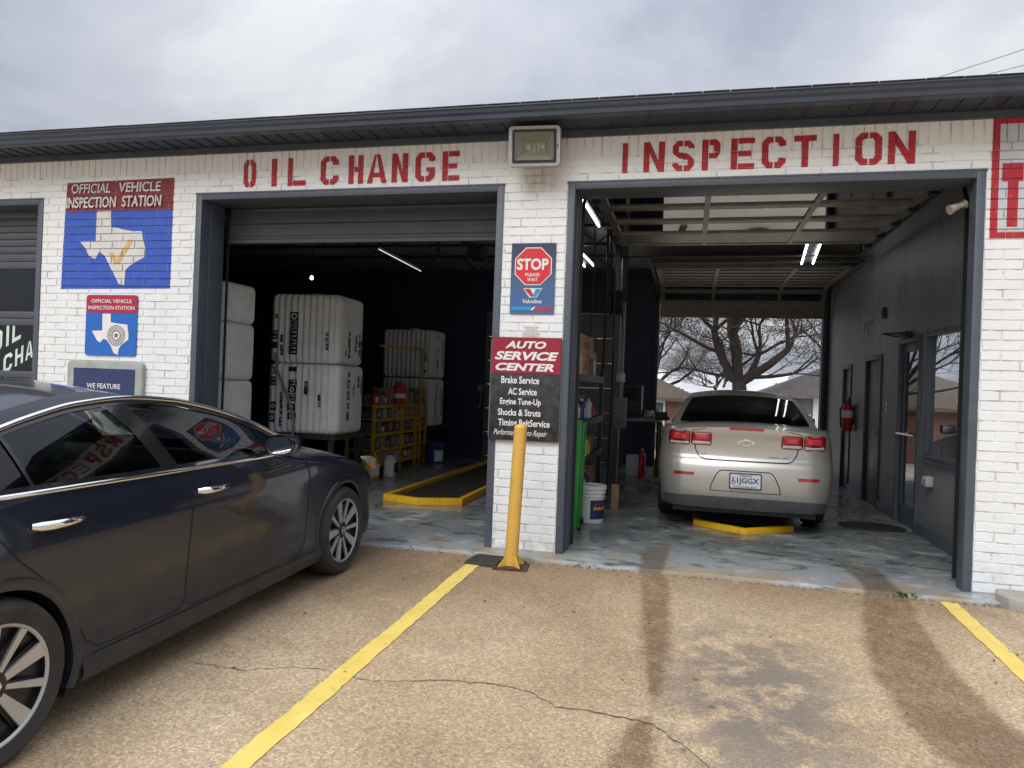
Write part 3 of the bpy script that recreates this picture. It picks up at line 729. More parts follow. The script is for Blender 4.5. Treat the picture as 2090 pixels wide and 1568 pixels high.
def slanted(tris, cx, cz, ang): return [[(cx+(a-cx)*1-0*(z-cz), z+(a-cx)*math.tan(ang)) for a, z in t] for t in tris]
tr = []
for ch, x0, x1 in (('O', -7.46, -7.30), ('I', -7.245, -7.21), ('L', -7.165, -7.05)): tr += [[(a, z+(a+7.2)*.5) for a, z in q] for q in quads(x0, x1, 1.655, 1.885, stencil(ch, min(1, .032/(x1-x0)), .0))]
for ch, x0, x1 in (('C', -7.27, -7.155), ('H', -7.115, -7.01), ('A', -6.98, -6.88), ('N', -6.85, -6.75), ('G', -6.715, -6.62)): tr += [[(a, z+(a+7.2)*.5) for a, z in q] for q in quads(x0, x1, 1.375, 1.565, stencil(ch, .27, 0))]
b = MB()
for t in tr: b.add([(a, y0+.0115, z) for a, z in t], [tuple(range(len(t)))])
b.build('painted_lettering', mat('pale_window_paint', (.62, .72, .68), .6), D)
# ---- office window and doors on the right wall
b = MB(); w = .05; y0, y1, z0, z1 = RW[0]
b.box(XW-.03, XW+.10, y0-.0, y0+w, z0, z1).box(XW-.03, XW+.10, y1-w, y1, z0, z1).box(XW-.03, XW+.10, y0+w, y1-w, z0, z0+w).box(XW-.03, XW+.10, y0+w, y1-w, z1-w, z1)
b.box(XW-.05, XW-.031, y0-.04, y1+.04, z0-.03, z0)
Wd = b.build('window', M_TRIM, G, bevel=.003)
MB().box(XW+.01, XW+.016, y0+w, y1-w, z0+w, z1-w).build('pane', glass_mat('mirror_office_glass', (.10, .11, .12), 1.6, 3.2), Wd)
M_DDOOR = mat('dark_navy_door', (.022, .026, .038), .4)
for i, (y0, y1, z0, z1) in enumerate(RW[1:]):
    b = MB(); w = .06
    b.box(XW-.02, XW+.11, y0, y0+w, 0, z1).box(XW-.02, XW+.11, y1-w, y1, 0, z1).box(XW-.02, XW+.11, y0+w, y1-w, z1-w, z1)
    if i == 0: b.box(XW+.02, XW+.06, y0+w, y0+w+.09, .01, z1-w).box(XW+.02, XW+.06, y1-w-.09, y1-w, .01, z1-w).box(XW+.02, XW+.06, y0+w+.09, y1-w-.09, .01, .22).box(XW+.02, XW+.06, y0+w+.09, y1-w-.09, z1-w-.1, z1-w)
    else: b.box(XW+.02, XW+.06, y0+w, y1-w, .01, z1-w)
    d = b.build('door', M_TRIM if i == 0 else M_DDOOR, G, bevel=.003)
    if i == 0:
        MB().box(XW+.037, XW+.043, y0+w+.09, y1-w-.09, .22, z1-w-.1).build('pane', M_GLASS, d)
        MB().tube([(XW+.02, y0+.1, 1.03), (XW-.03, y0+.1, 1.03), (XW-.03, y1-.1, 1.03), (XW+.02, y1-.1, 1.03)], .012, 8).build('handle', M_CHROME, d, smooth=50)
        b = MB().box(XW-.09, XW-.02, 2.78, 3.05, 2.13, 2.19); b.tube([(XW-.05, 2.8, 2.17), (XW-.28, 2.95, 2.165), (XW-.05, 3.25, 2.16)], .011, 6); b.build('door_closer', M_BLACK, d)
    else:
        b = MB().cyl((XW+.02, y0+.12, .98), (XW-.05, y0+.12, .98), .012).lathe([(.0, 0), (.03, .006), (.032, .02), (.02, .035), (0, .04)], (XW-.03, y0+.12, .98), 12, 'x'); b.build('handle', M_STEEL, d, smooth=50)
# ================================================================ cars
def car_paint(name, col, metal, rough, dust=(.12, .10, .08), dk=.0):
    t = NT(name); x, y, z = t.xyz()
    c = t.mix(t.math('MULTIPLY', t.sm(t.noise(2.2, 5), .45, .7), .10), col, tuple(min(1, q*1.5) for q in col))
    low = t.math('MULTIPLY', t.sm(z, .78, .10), t.math('MULTIPLY_ADD', t.sm(t.noise(6, 5), .25, .7), .5, .5))
    low = t.math('MULTIPLY', low, dk)
    c = t.mix(low, c, dust)
    fl = t.noise(900, 1)
    return t.bsdf(Base_Color=c, Specular_IOR_Level=.22 if dk > .8 else .5, Metallic=metal, Roughness=t.math('MULTIPLY_ADD', low, .4, rough), Coat_Weight=t.math('MULTIPLY_ADD', low, -.70 if dk > .8 else -.3, .9), Coat_Roughness=t.math('MULTIPLY_ADD', low, .35, .05),
                  Normal=t.bump(fl, .02, .001))
M_LENSR = mat('red_lens', (.42, .008, .014), .12, coat=1, var=.1, rvar=.03); M_LENSP = mat('pale_lens', (.62, .50, .50), .12, coat=1, rvar=.03)
M_LENSD = mat('dark_lens_rim', (.10, .008, .012), .2, coat=1); M_LENSO = mat('amber_lens', (.75, .30, .08), .12, coat=1, rvar=.03)
M_LENSC = mat('clear_lens', (.45, .48, .47), .1, .3, coat=1, rvar=.03)
M_SEAM = mat('panel_gap', (.004, .004, .005), .8); M_PIL = mat('gloss_black_pillar', (.012, .013, .015), .16, coat=.6, rvar=.04)
M_SEAT = mat('dark_seat_cloth', (.045, .045, .047), .9); M_TYRE = mat('tyre_rubber', (.022, .022, .023), .82, bump=.2, alt=(.04, .037, .034))
M_RIMS = mat('machined_alloy', (.44, .44, .44), .35, .5, var=.06); M_RIMD = mat('black_alloy', (.022, .022, .024), .35, .3)
M_CGLASS = glass_mat('tinted_car_glass', (.66, .76, .71), 1.5, 1.1); M_CGLASSD = glass_mat('dark_car_glass', (.045, .05, .05), 1.52, 1.5)
M_MIRROR = mat('mirror_glass', (.75, .78, .8), .03, 1., var=.02, rvar=.02); M_GREYP = mat('grey_valance_plastic', (.085, .09, .095), .5)
class Car:
    """body surface = a cube mapped by side profile, plan profile and cross-section; x right of car is +v, forward +u. local axes: X = v, Y = u, Z up"""
    def __init__(s, P):
        s.P = P
        for k in ('zb', 'zc', 'cr', 'w', 'sf', 'ur', 'uf', 'roof', 'gr', 'gf', 'gw', 'gp'): setattr(s, k, pchip(P[k]))
    def W(s, u, z): return s.w(u)*s.sf(z)
    def corner(s, b, Rr, w):
        k = abs(b)*w-(w-Rr)
        return 0 if k <= 0 else Rr*(1-sqrt(max(0, 1-(k/Rr)**2)))
    def low(s, a, b, c):
        P = s.P; t = (a+1)/2; u0 = lerp(P['U0'], P['U1'], t)
        z0 = s.zb(u0); z1 = s.zc(u0)-s.cr(u0)*abs(b)**P.get('cp', 3.2); z = lerp(z0, z1, (c+1)/2)
        ul = s.ur(z)+s.corner(b, P['Rr'], .9)+P.get('bowr', 0)*b*b; uf = s.uf(z)-s.corner(b, P['Rf'], .9)-P.get('bowf', 0)*b*b
        u = lerp(ul, uf, t); return (b*s.W(u, z), u, z)
    def WG(s, u, z): return s.gw(z)*s.gp(u)
    def green(s, a, b, c):
        P = s.P; t = (a+1)/2; u0 = lerp(P['G0'], P['G1'], t); z1 = s.roof(u0)-P['rc']*abs(b)**2.6; z = lerp(P['zg'], z1, (c+1)/2)
        ul = s.gr(z)+P['gb']*b*b; uf = s.gf(z)-P['gb']*b*b; u = lerp(ul, uf, t)
        return (b*s.WG(u, z), u, z)
    def cube(s, fn, na, nb, nc, keep=lambda f, p: True, skip=()):
        A = [-1+2*i/na for i in range(na+1)]; B = [sin(pi/2*(-1+2*i/nb)) for i in range(nb+1)]; Cc = [-1+2*i/nc for i in range(nc+1)]
        mb = MB()
        faces = {'rear': (B, Cc, lambda p, q: (-1, p, q)), 'front': (B, Cc, lambda p, q: (1, p, q)), 'left': (A, Cc, lambda p, q: (p, -1, q)), 'right': (A, Cc, lambda p, q: (p, 1, q)),
                 'top': (A, B, lambda p, q: (p, q, 1)), 'bottom': (A, B, lambda p, q: (p, q, -1))}
        for nm, (X, Y, f) in faces.items():
            if nm in skip: continue
            vs = [fn(*f(p, q)) for p in X for q in Y]; k = len(Y); fs = []
            for i in range(len(X)-1):
                for j in range(len(Y)-1):
                    pm, qm = (X[i]+X[i+1])/2, (Y[j]+Y[j+1])/2
                    if keep(nm, fn(*f(pm, qm)), f(pm, qm)): fs.append((i*k+j, (i+1)*k+j, (i+1)*k+j+1, i*k+j+1))
            mb.add(vs, fs)
        return mb
    # panels and lines laid on the body
    def side(s, u, z, off=0.0, sgn=1, g=False):
        v = (s.WG(u, z) if g else s.W(u, z))+off; return (sgn*v, u, z)
    def side_panel(s, lo, hi, u0, u1, off, sgn=1, g=True, nu=40, nv=8):
        return MB().grid(lambda a, c: s.side(lerp(u0, u1, a), lerp(lo(lerp(u0, u1, a)), hi(lerp(u0, u1, a)), c), off, sgn, g), nu, nv)
    def side_line(s, pts, w, off, sgn=1, g=False, mb=None, step=.02):
        mb = mb or MB(); D = []
        for p, q in zip(pts, pts[1:]):
            n = max(1, int(sqrt((p[0]-q[0])**2+(p[1]-q[1])**2)/step)); D += [(lerp(p[0], q[0], i/n), lerp(p[1], q[1], i/n)) for i in range(n)]
        D.append(pts[-1]); L, Rr = [], []
        for i, p in enumerate(D):
            a, c = D[max(0, i-1)], D[min(len(D)-1, i+1)]; d = sqrt((c[0]-a[0])**2+(c[1]-a[1])**2) or 1; nx, nz = -(c[1]-a[1])/d*w/2, (c[0]-a[0])/d*w/2
            L.append(s.side(p[0]+nx, p[1]+nz, off, sgn, g)); Rr.append(s.side(p[0]-nx, p[1]-nz, off, sgn, g))
        k = len(D); return mb.add(L+Rr, [(i, i+1, k+i+1, k+i) for i in range(k-1)])
    def side_tube(s, pts, r, off, sgn=1, g=True):
        return MB().tube([s.side(u, z, off, sgn, g) for u, z in pts], r, 12)
    def rear_pt(s, v, z, off=0.0):
        P = s.P; u = P['U0']
        for _ in range(4):
            w = s.W(u, z); b = max(-1, min(1, v/w)); u = s.ur(z)+s.corner(b, P['Rr'], .9)+P.get('bowr', 0)*b*b
        return (v, u-off, z)
    def rear_patch(s, q, off, nu=14, nv=8, mb=None):
        (a0, a1), (b0, b1), (c0, c1), (d0, d1) = q   # corners: bottom-left, bottom-right, top-right, top-left (v, z)
        def f(i, j):
            v = lerp(lerp(a0, b0, i), lerp(d0, c0, i), j); z = lerp(lerp(a1, b1, i), lerp(d1, c1, i), j); return s.rear_pt(v, z, off)
        return (mb or MB()).grid(f, nu, nv)
    def rear_poly(s, poly, off, mb=None):
        mb = mb or MB()
        for t in poly_tris(poly): mb.add([s.rear_pt(a, z, off) for a, z in t], [(0, 1, 2)])
        return mb
    def rear_line(s, pts, w, off, mb=None):
        mb = mb or MB(); D = []
        for p, q in zip(pts, pts[1:]):
            n = max(1, int(sqrt((p[0]-q[0])**2+(p[1]-q[1])**2)/.02)); D += [(lerp(p[0], q[0], i/n), lerp(p[1], q[1], i/n)) for i in range(n)]
        D.append(pts[-1]); L, Rr = [], []
        for i, p in enumerate(D):
            a, c = D[max(0, i-1)], D[min(len(D)-1, i+1)]; d = sqrt((c[0]-a[0])**2+(c[1]-a[1])**2) or 1; nx, nz = -(c[1]-a[1])/d*w/2, (c[0]-a[0])/d*w/2
            L.append(s.rear_pt(p[0]+nx, p[1]+nz, off)); Rr.append(s.rear_pt(p[0]-nx, p[1]-nz, off))
        k = len(D); return mb.add(L+Rr, [(i, i+1, k+i+1, k+i) for i in range(k-1)])
def wheel(root, u, v, sgn, rt, rr, wd, spokes, label=None):
    """tyre, dark barrel, machined blades; sgn = +1 on the right of the car"""
    prof = [(rr-.005, -wd/2+.02), (rr+.008, -wd/2+.004), (rr+.03, -wd/2), (rt-.04, -wd/2-.006), (rt-.016, -wd/2+.012), (rt-.004, -wd/2+.04), (rt, -wd/2+.07), (rt, wd/2-.07), (rt-.004, wd/2-.04), (rt-.016, wd/2-.012), (rt-.04, wd/2+.006), (rr+.03, wd/2), (rr+.008, wd/2-.004), (rr-.005, wd/2-.02)]
    mb = MB(); xo = sgn*v; z = rt
    mb.lathe(prof, (xo, u, z), 56, 'x')
    T = mb.build('wheel', M_TYRE, root, smooth=35)
    if label: T['label'] = label
    f = sgn*(wd/2)
    mb = MB().lathe([(rr-.004, -sgn*wd*.4), (rr-.006, 0), (rr-.004, f*.9)], (xo, u, z), 48, 'x')
    mb.lathe([(0, f*.42), (rr*.5, f*.44), (rr-.006, f*.60)], (xo, u, z), 48, 'x'); mb.build('rim', M_RIMD, T, smooth=40)
    mb = MB().lathe([(rr-.008, f*.88), (rr-.002, f*.93), (rr+.004, f*.95), (rr+.008, f*.93)], (xo, u, z), 56, 'x')
    for a0, w0, w1, m_ in spokes:
        pr = []
        for r, w, d in ((.058, w0, .80), (rr*.6, lerp(w0, w1, .5), .84), (rr-.008, w1, .90)):
            pr.append([(xo+f*d+sgn*dx, u+r*cos(a0)-sd*w*sin(a0), z+r*sin(a0)+sd*w*cos(a0)) for sd, dx in ((-1, -.012), (-1, 0), (1, 0), (1, -.012))])
        vs = [p for q in pr for p in q]
        mb.add(vs, [(i*4+j, i*4+j+1, i*4+j+5, i*4+j+4) for i in (0, 1) for j in range(3)]+[(8, 9, 10, 11)])
    mb.build('spokes', M_RIMS, T)
    mb = MB()
    for a0, w0, w1, m_ in spokes:
        q = [(xo+f*.70, u+r*cos(a0)-sd*w*sin(a0), z+r*sin(a0)+sd*w*cos(a0)) for r, w in ((.05, w0*1.9), (rr-.008, w1*1.35)) for sd in (-1, 1)]
        mb.add(q, [(0, 1, 3, 2)])
    mb.lathe([(0, f*.90), (.026, f*.90), (.034, f*.86), (.07, f*.78), (.075, f*.6)], (xo, u, z), 24, 'x'); mb.build('hub', M_RIMD, T, smooth=40)
    mb = MB()
    mb.lathe([(.019, f*.903), (.024, f*.915), (.028, f*.903)], (xo, u, z), 24, 'x'); mb.obox((xo+f*.912, u, z), .003, .056, .010); mb.build('badge', M_CHROME, T, smooth=40)
    return T
def arch_parts(car, root, u, Ra, zc, paintm, sides=(1, -1), lip=.034):
    for sg in sides:
        mb = MB(); a0 = -.40; N = 48
        rows = []
        for r, o in ((Ra-.016, -.05), (Ra-.016, .0015), (Ra-.006, .0055), (Ra+lip*.6, .0045), (Ra+lip, .001)):
            row = []
            for i in range(N+1):
                a = lerp(a0, pi-a0, i/N); uu, zz = u+r*cos(a), zc+r*sin(a); zz = max(zz, .17); row.append(car.side(uu, zz, o, sg))
            rows.append(row)
        vs = [p for r_ in rows for p in r_]; k = N+1
        mb.add(vs, [(j*k+i, (j+1)*k+i, (j+1)*k+i+1, j*k+i+1) for j in range(4) for i in range(N)])
        mb.build('wheel_arch', paintm, root, smooth=50)
        mb = MB(); rows = []
        for v in (.50, car.W(u, .6)-.02):
            rows.append([(sg*v, u+(Ra+.004)*cos(lerp(-.5, pi+.5, i/N)), zc+(Ra+.004)*sin(lerp(-.5, pi+.5, i/N))) for i in range(N+1)])
        mb.add(rows[0]+rows[1], [(i, i+1, k+i+1, k+i) for i in range(N)]); mb.add(rows[0], [tuple(range(k))]); mb.build('wheel_well', M_BLACK, root)
def seats(root, front_u, rear_u, wv=.36):
    for v in (-wv, wv):
        mb = MB().obox((v, front_u, .45), .50, .52, .18, 0, .08).obox((v, front_u-.32, .78), .48, .14, .62, 0, .22).obox((v, front_u-.43, 1.16), .27, .10, .17, 0, .15)
        mb.build('seat', M_SEAT, root, bevel=.045, bseg=3)
    mb = MB().obox((0, rear_u, .46), 1.25, .48, .18).obox((0, rear_u-.30, .78), 1.25, .15, .60, 0, .3)
    for v in (-.38, .38): mb.obox((v, rear_u-.40, 1.12), .26, .09, .15, 0, .2)
    mb.build('rear_seat', M_SEAT, root, bevel=.04, bseg=3)
    mb = MB().obox((0, front_u+.86, .90), 1.36, .42, .20, 0, -.15); mb.build('dashboard', M_BLACK, root, bevel=.04)
    mb = MB().lathe([(.175, -.014), (.19, 0), (.175, .014), (.16, 0), (.175, -.014)], (-wv, front_u+.55, .92), 28, 'y'); mb.obox((-wv, front_u+.55, .92), .33, .02, .05); mb.build('steering_wheel', M_BLACK, root, smooth=50)
# ---------------------------------------------------------------- dark sedan parked at the left
A = dict(U0=-1.10, U1=3.72, Rr=.22, Rf=.36, bowr=.07, bowf=.12, cp=3.0,
  zb=[(-1.2, .27), (-.8, .23), (-.4, .21), (.3, .205), (2.3, .19), (3.2, .19), (3.8, .22)],
  zc=[(-1.13, 1.02), (-1.0, 1.065), (-.6, 1.10), (0, 1.08), (1.0, 1.05), (1.9, 1.055), (2.2, 1.06), (2.5, 1.03), (2.9, .985), (3.25, .92), (3.5, .84), (3.65, .75), (3.76, .66)],
  cr=[(-1.1, .06), (-.5, .05), (0, .03), (1.6, .02), (2.1, .05), (2.5, .085), (3.2, .10), (3.7, .05)],
  w=[(-1.13, .82), (-.9, .875), (-.5, .908), (0, .915), (2.6, .915), (3.0, .905), (3.3, .885), (3.55, .85), (3.74, .80)],
  sf=[(.15, .955), (.22, .972), (.30, .978), (.40, .968), (.50, .967), (.62, .977), (.74, .991), (.825, 1.0), (.855, .996), (.93, .980), (1.0, .958), (1.06, .93), (1.12, .90)],
  ur=[(.2, -1.02), (.35, -1.08), (.5, -1.11), (.7, -1.10), (.85, -1.05), (1.02, -1.01), (1.1, -1.0)],
  uf=[(.15, 3.62), (.25, 3.69), (.45, 3.735), (.6, 3.73), (.72, 3.68), (.82, 3.58), (.9, 3.50), (1.0, 3.45)],
  G0=-.75, G1=2.3, rc=.05, gb=.13, zg=1.0,
  roof=[(-.8, 1.30), (-.45, 1.375), (0, 1.44), (.4, 1.47), (.8, 1.478), (1.15, 1.463), (1.5, 1.42), (1.9, 1.34), (2.3, 1.25)],
  gr=[(1.0, -.92), (1.1, -.76), (1.25, -.50), (1.38, -.22), (1.47, .05)], gf=[(1.0, 2.42), (1.1, 2.20), (1.2, 1.97), (1.3, 1.72), (1.38, 1.48), (1.46, 1.20)],
  gw=[(.95, .895), (1.04, .865), (1.15, .815), (1.25, .765), (1.35, .705), (1.42, .65), (1.48, .59)], gp=[(-.9, .90), (-.4, .955), (.2, .99), (.9, 1.0), (1.5, .99), (2.0, .965), (2.4, .93)])
car = Car(A)
PB = car_paint('black_car_paint', (.0095, .012, .023), .0, .30, (.024, .025, .029), .9)
bc = thing('black_sedan', 'dark charcoal sedan with chrome window trim parked in front of the oil change bay', 'car', (-3.392, -3.84, lot_z(-3.84)), 0)
bc.rotation_euler = (R(1.45), 0, R(.05))
RA, FA, RT = -.05, 2.785, .333; Ra = .378
dlo_top = pchip([(-.56, 1.088), (-.40, 1.135), (-.22, 1.195), (.05, 1.275), (.26, 1.325), (.5, 1.365), (.8, 1.382), (1.1, 1.362), (1.4, 1.305), (1.7, 1.215), (1.95, 1.115), (2.14, 1.025)])
dlo_bot = pchip([(-.55, 1.085), (-.1, 1.058), (.4, 1.048), (1.0, 1.035), (1.7, 1.018), (2.2, 1.005)])
U0_, U1_ = -.50, 2.12
def keep(nm, p, abc):
    v, u, z = p
    if nm in ('left', 'right'):
        for uw in (RA, FA):
            if (u-uw)**2+(z-RT)**2 < Ra**2: return False
    if nm == 'bottom' and abs(v) > .5 and (abs(u-RA) < Ra+.02 or abs(u-FA) < Ra+.02): return False
    if nm == 'top' and -.6 < u < 1.95 and abs(v) < .78: return False
    return True
body = car.cube(car.low, 150, 28, 30, keep).build('body', PB, bc, smooth=32, merge=.0005)
def keepg(nm, p, abc):
    v, u, z = p
    if nm in ('left', 'right') and U0_ < u < U1_ and dlo_bot(u)-.012 < z < dlo_top(u)+.004: return False
    if nm == 'front' and abs(abc[1]) < .90 and -.85 < abc[2] < .93: return False
    if nm == 'rear' and abs(abc[1]) < .86 and -.55 < abc[2] < .90: return False
    return True
car.cube(car.green, 110, 24, 40, keepg, ('bottom',)).build('roof', PB, bc, smooth=35, merge=.0005)
for sg in (1, -1):
    wn_ = car.side_panel(dlo_bot, dlo_top, U0_, U1_, -.006, sg, True, 60, 8).build('side_window', M_CGLASS, bc, smooth=60)
    def strip(p, q, w, n=12): return car.side_line([p, q], w, .0005, sg, True)
    mb = MB()
    for pts, w in (([(.93, 1.03), (.885, 1.12), (.80, 1.27), (.70, 1.388)], .105), ([(-.06, 1.05), (-.10, 1.16), (-.14, 1.24)], .085), ([(.155, 1.045), (.12, 1.17), (.08, 1.29)], .016), ([(1.86, 1.0), (1.93, 1.07), (1.96, 1.12)], .02)):
        car.side_line(pts, w, .001, sg, True, mb)
    us = [lerp(U0_, U1_, i/70) for i in range(71)]
    car.side_line([(u, dlo_bot(u)+.004) for u in us], .024, .001, sg, True, mb); car.side_line([(u, dlo_top(u)-.006) for u in us], .026, .001, sg, True, mb)
    car.side_line([(1.90, 1.02), (2.0, 1.04), (2.12, 1.02)], .05, .0015, sg, True, mb)
    mb.build('window_frame', M_PIL, bc, smooth=70)
    us2 = [lerp(-.47, 2.16, i/70) for i in range(71)]
    o = car.side_tube([(u, dlo_top(u)+.012) for u in us2], .013, .011, sg).build('chrome_trim', M_CHROME, bc, smooth=60)
    o = car.side_tube([(u, dlo_bot(u)-.012) for u in us2], .0115, .008, sg).build('chrome_trim', M_CHROME, bc, smooth=60)
    # doors: shut lines
    mb = MB()
    rd = [(-.10, 1.05), (-.075, .98), (-.04, .89), (.03, .80), (.13, .715), (.24, .605), (.33, .46), (.385, .36), (.44, .318), (.55, .312), (.97, .312), (1.02, .36), (1.04, .55), (1.035, .83), (1.0, .93), (.94, 1.03)]
    fd = [(1.02, .33), (1.06, .307), (1.6, .30), (2.0, .288), (2.14, .31), (2.23, .38), (2.255, .55), (2.24, .75), (2.20, .92), (2.14, 1.02)]
    car.side_line(rd, .007, .0012, sg, False, mb); car.side_line(fd, .007, .0012, sg, False, mb)
    car.side_line([(2.24, .75), (2.22, .93), (2.3, .955)], .005, .0012, sg, False, mb)
    mb.build('shut_line', M_SEAM, bc)
    # sill moulding
    mb = MB(); mb.grid(lambda a, c: car.side(lerp(.36, 2.44, a), lerp(.185, .292, c), .010*sin(pi*min(1, c*1.25))+.002, sg), 40, 6)
    mb.build('sill', PB, bc, smooth=50)
    car.side_line([(.42, .294), (2.36, .278)], .006, .0035, sg).build('sill_gap', M_SEAM, bc)
    for uu, zz, dz in ((.10, .915, -.02), (1.085, .902, -.02)):
        mb = MB(); cup = [(uu+.11+.085*cos(2*pi*i/20), zz-.012+.036*sin(2*pi*i/20)) for i in range(20)]
        for t in poly_tris(cup): mb.add([car.side(a, z, .0012, sg) for a, z in t], [(0, 1, 2)])
        mb.build('handle_recess', M_PIL, bc)
        pts = [(0, 0), (.02, .022), (.06, .034), (.13, .037), (.19, .032), (.225, .018), (.235, 0)]
        mb = MB().tube([car.side(uu+a, zz+dz*a, o_, sg) for a, o_ in pts], [.015, .020, .020, .018, .015, .011, .007], 10)
        mb.build('door_handle', M_CHROME, bc, smooth=60)
    # mirror
    mb = MB(); c = (sg*.995, 1.76, 1.085)
    vs = []
    for i in range(9):
        t = i/8; yy = -.055+.20*t; k = [.96, 1, 1, .98, .93, .84, .70, .48, .12][i]
        for a in range(20):
            q = 2*pi*a/20; ex = abs(cos(q))**.7*(1 if cos(q) > 0 else -1); ez = abs(sin(q))**.7*(1 if sin(q) > 0 else -1)
            vs.append((c[0]+.088*k*ex, c[1]+yy, c[2]+.066*k*ez))
    mb.add(vs, [(i*20+a, i*20+(a+1) % 20, (i+1)*20+(a+1) % 20, (i+1)*20+a) for i in range(8) for a in range(20)]+[tuple(range(160, 180))])
    mb.obox((sg*.885, 1.83, 1.035), .10, .08, .035, 0, 0, -.3*sg)
    mr = mb.build('wing_mirror', PB, bc, smooth=50)
    mb = MB(); mb.add([(c[0]+.076*abs(cos(q))**.7*(1 if cos(q) > 0 else -1), c[1]-.048, c[2]+.054*abs(sin(q))**.7*(1 if sin(q) > 0 else -1)) for q in [2*pi*a/24 for a in range(24)]], [tuple(range(24))]); mb.build('mirror_glass', M_MIRROR, mr)
    mb = MB().lathe([(.113, 0), (.12, -.006), (.119, .012)], (0, 0, 0), 24, 'y'); mb.v = [(c[0]+x*.73, c[1]-.05+y, c[2]+z*.55) for x, y, z in mb.v]; mb.build('mirror_rim', M_PIL, mr, smooth=60)
    # headlamp wrapping the front corner
    hb = pchip([(3.02, .86), (3.2, .78), (3.42, .70), (3.60, .66)]); ht = pchip([(3.02, .868), (3.2, .85), (3.4, .80), (3.58, .735)])
    hl = car.side_panel(hb, ht, 3.03, 3.37, .004, sg, False, 16, 5).build('headlight', M_LENSC, bc, smooth=60)
    car.side_panel(lambda u: hb(u)+.0, lambda u: lerp(hb(u), ht(u), .42), 3.22, 3.37, .0065, sg, False, 8, 3).build('indicator', M_LENSO, hl, smooth=60)
    tb = lambda u: .86+.02*(u+1); tt = lambda u: .985-.05*(u+1)*.4
    car.side_panel(tb, tt, -.84, -.58, .004, sg, False, 16, 6).build('tail_light', M_LENSR, bc, smooth=60)
    for uw in (RA, FA):
        sp_ = []
        for k in range(5):
            a = 2*pi*k/5+(.35 if uw == RA else .62); sp_ += [(a, .015, .033, 0), (a+2*pi/10, .009, .016, 0)]
        wheel(bc, uw, .80, sg, RT, .232, .215, sp_)
for uw in (RA, FA): arch_parts(car, bc, uw, Ra, RT, PB)
def end_glass(fn_a, name, b1, c0, c1, du, m, root, lbl=None):
    return MB().grid(lambda i, j: (lambda p: (p[0], p[1]+du, p[2]+.002))(fn_a(lerp(-b1, b1, i), lerp(c0, c1, j))), 24, 12).build(name, m, root, smooth=60)
end_glass(lambda b_, c_: car.green(1, b_, c_), 'windscreen', .94, -.88, .95, .006, M_CGLASS, bc)
end_glass(lambda b_, c_: car.green(-1, b_, c_), 'rear_window', .90, -.6, .92, -.006, M_CGLASS, bc)
seats(bc, 1.05, .15)
mb = MB(); mb.grid(lambda i, j: (lerp(-.6, .6, i), 3.72+.012-abs(lerp(-.6, .6, i))**2*.35, lerp(.42, .70, j)), 20, 8); mb.build('grille', M_BLACK, bc, smooth=60)
mb = MB().box(-.9, .9, -.95, 3.4, .17, .30); mb.v = [(x*.72 if -.5 < y < 3.3 else x*.5, y, z) for x, y, z in mb.v]; mb.build('underbody', M_BLACK, bc)
# ---------------------------------------------------------------- silver sedan inside the inspection bay
B_ = dict(U0=-1.08, U1=3.78, Rr=.23, Rf=.4, bowr=.10, bowf=.14, cp=2.6,
  zb=[(-1.1, .255), (-.8, .24), (-.4, .21), (.3, .20), (2.3, .19), (3.8, .22)],
  zc=[(-1.08, 1.075), (-.98, 1.115), (-.8, 1.125), (-.5, 1.12), (0, 1.09), (1.0, 1.05), (1.9, 1.05), (2.2, 1.06), (2.6, 1.03), (3.0, .97), (3.4, .88), (3.65, .77), (3.8, .66)],
  cr=[(-1.1, .055), (-.7, .06), (-.3, .05), (0, .04), (1.6, .02), (2.2, .06), (3.2, .10), (3.7, .05)],
  w=[(-1.1, .815), (-.9, .852), (-.5, .872), (0, .882), (2.6, .90), (3.0, .915), (3.3, .89), (3.55, .85), (3.8, .78)],
  sf=[(.15, .93), (.25, .955), (.38, .972), (.52, .992), (.65, 1.0), (.78, .998), (.86, .99), (.93, .982), (1.0, .962), (1.08, .925), (1.15, .89)],
  ur=[(.2, -.97), (.28, -1.02), (.36, -1.06), (.45, -1.085), (.56, -1.09), (.68, -1.075), (.73, -1.055), (.77, -1.03), (.85, -1.022), (.95, -1.03), (1.02, -1.045), (1.07, -1.05), (1.12, -1.03)],
  uf=[(.15, 3.64), (.25, 3.72), (.45, 3.78), (.6, 3.77), (.72, 3.72), (.82, 3.62), (.95, 3.5)],
  G0=-.6, G1=2.2, rc=.055, gb=.10, zg=1.02,
  roof=[(-.7, 1.395), (-.35, 1.415), (.05, 1.44), (.5, 1.458), (.9, 1.463), (1.3, 1.435), (1.7, 1.37), (2.2, 1.26)],
  gr=[(1.0, -.72), (1.1, -.56), (1.2, -.40), (1.32, -.16), (1.43, .12)], gf=[(1.0, 2.35), (1.1, 2.12), (1.2, 1.88), (1.3, 1.62), (1.4, 1.32), (1.46, 1.1)],
  gw=[(.95, .84), (1.05, .795), (1.15, .745), (1.25, .685), (1.35, .615), (1.42, .55), (1.48, .49)], gp=[(-.9, .90), (-.4, .96), (.2, .99), (.9, 1.0), (1.5, .99), (2.2, .94)])
cs = Car(B_)
PSV = car_paint('champagne_silver_paint', (.55, .53, .485), .6, .33, (.27, .25, .21), .5)
sv = thing('silver_sedan', 'champagne silver sedan seen from behind over the pit in the inspection bay', 'car', (.595, 2.56, 0), R(-.6))
FA2 = 2.738; Ra2 = .372
top2 = pchip([(-.30, 1.16), (-.1, 1.27), (.2, 1.325), (.6, 1.352), (1.0, 1.345), (1.35, 1.29), (1.7, 1.19), (2.0, 1.07)]); bot2 = pchip([(-.3, 1.075), (.4, 1.055), (1.2, 1.04), (2.1, 1.02)])
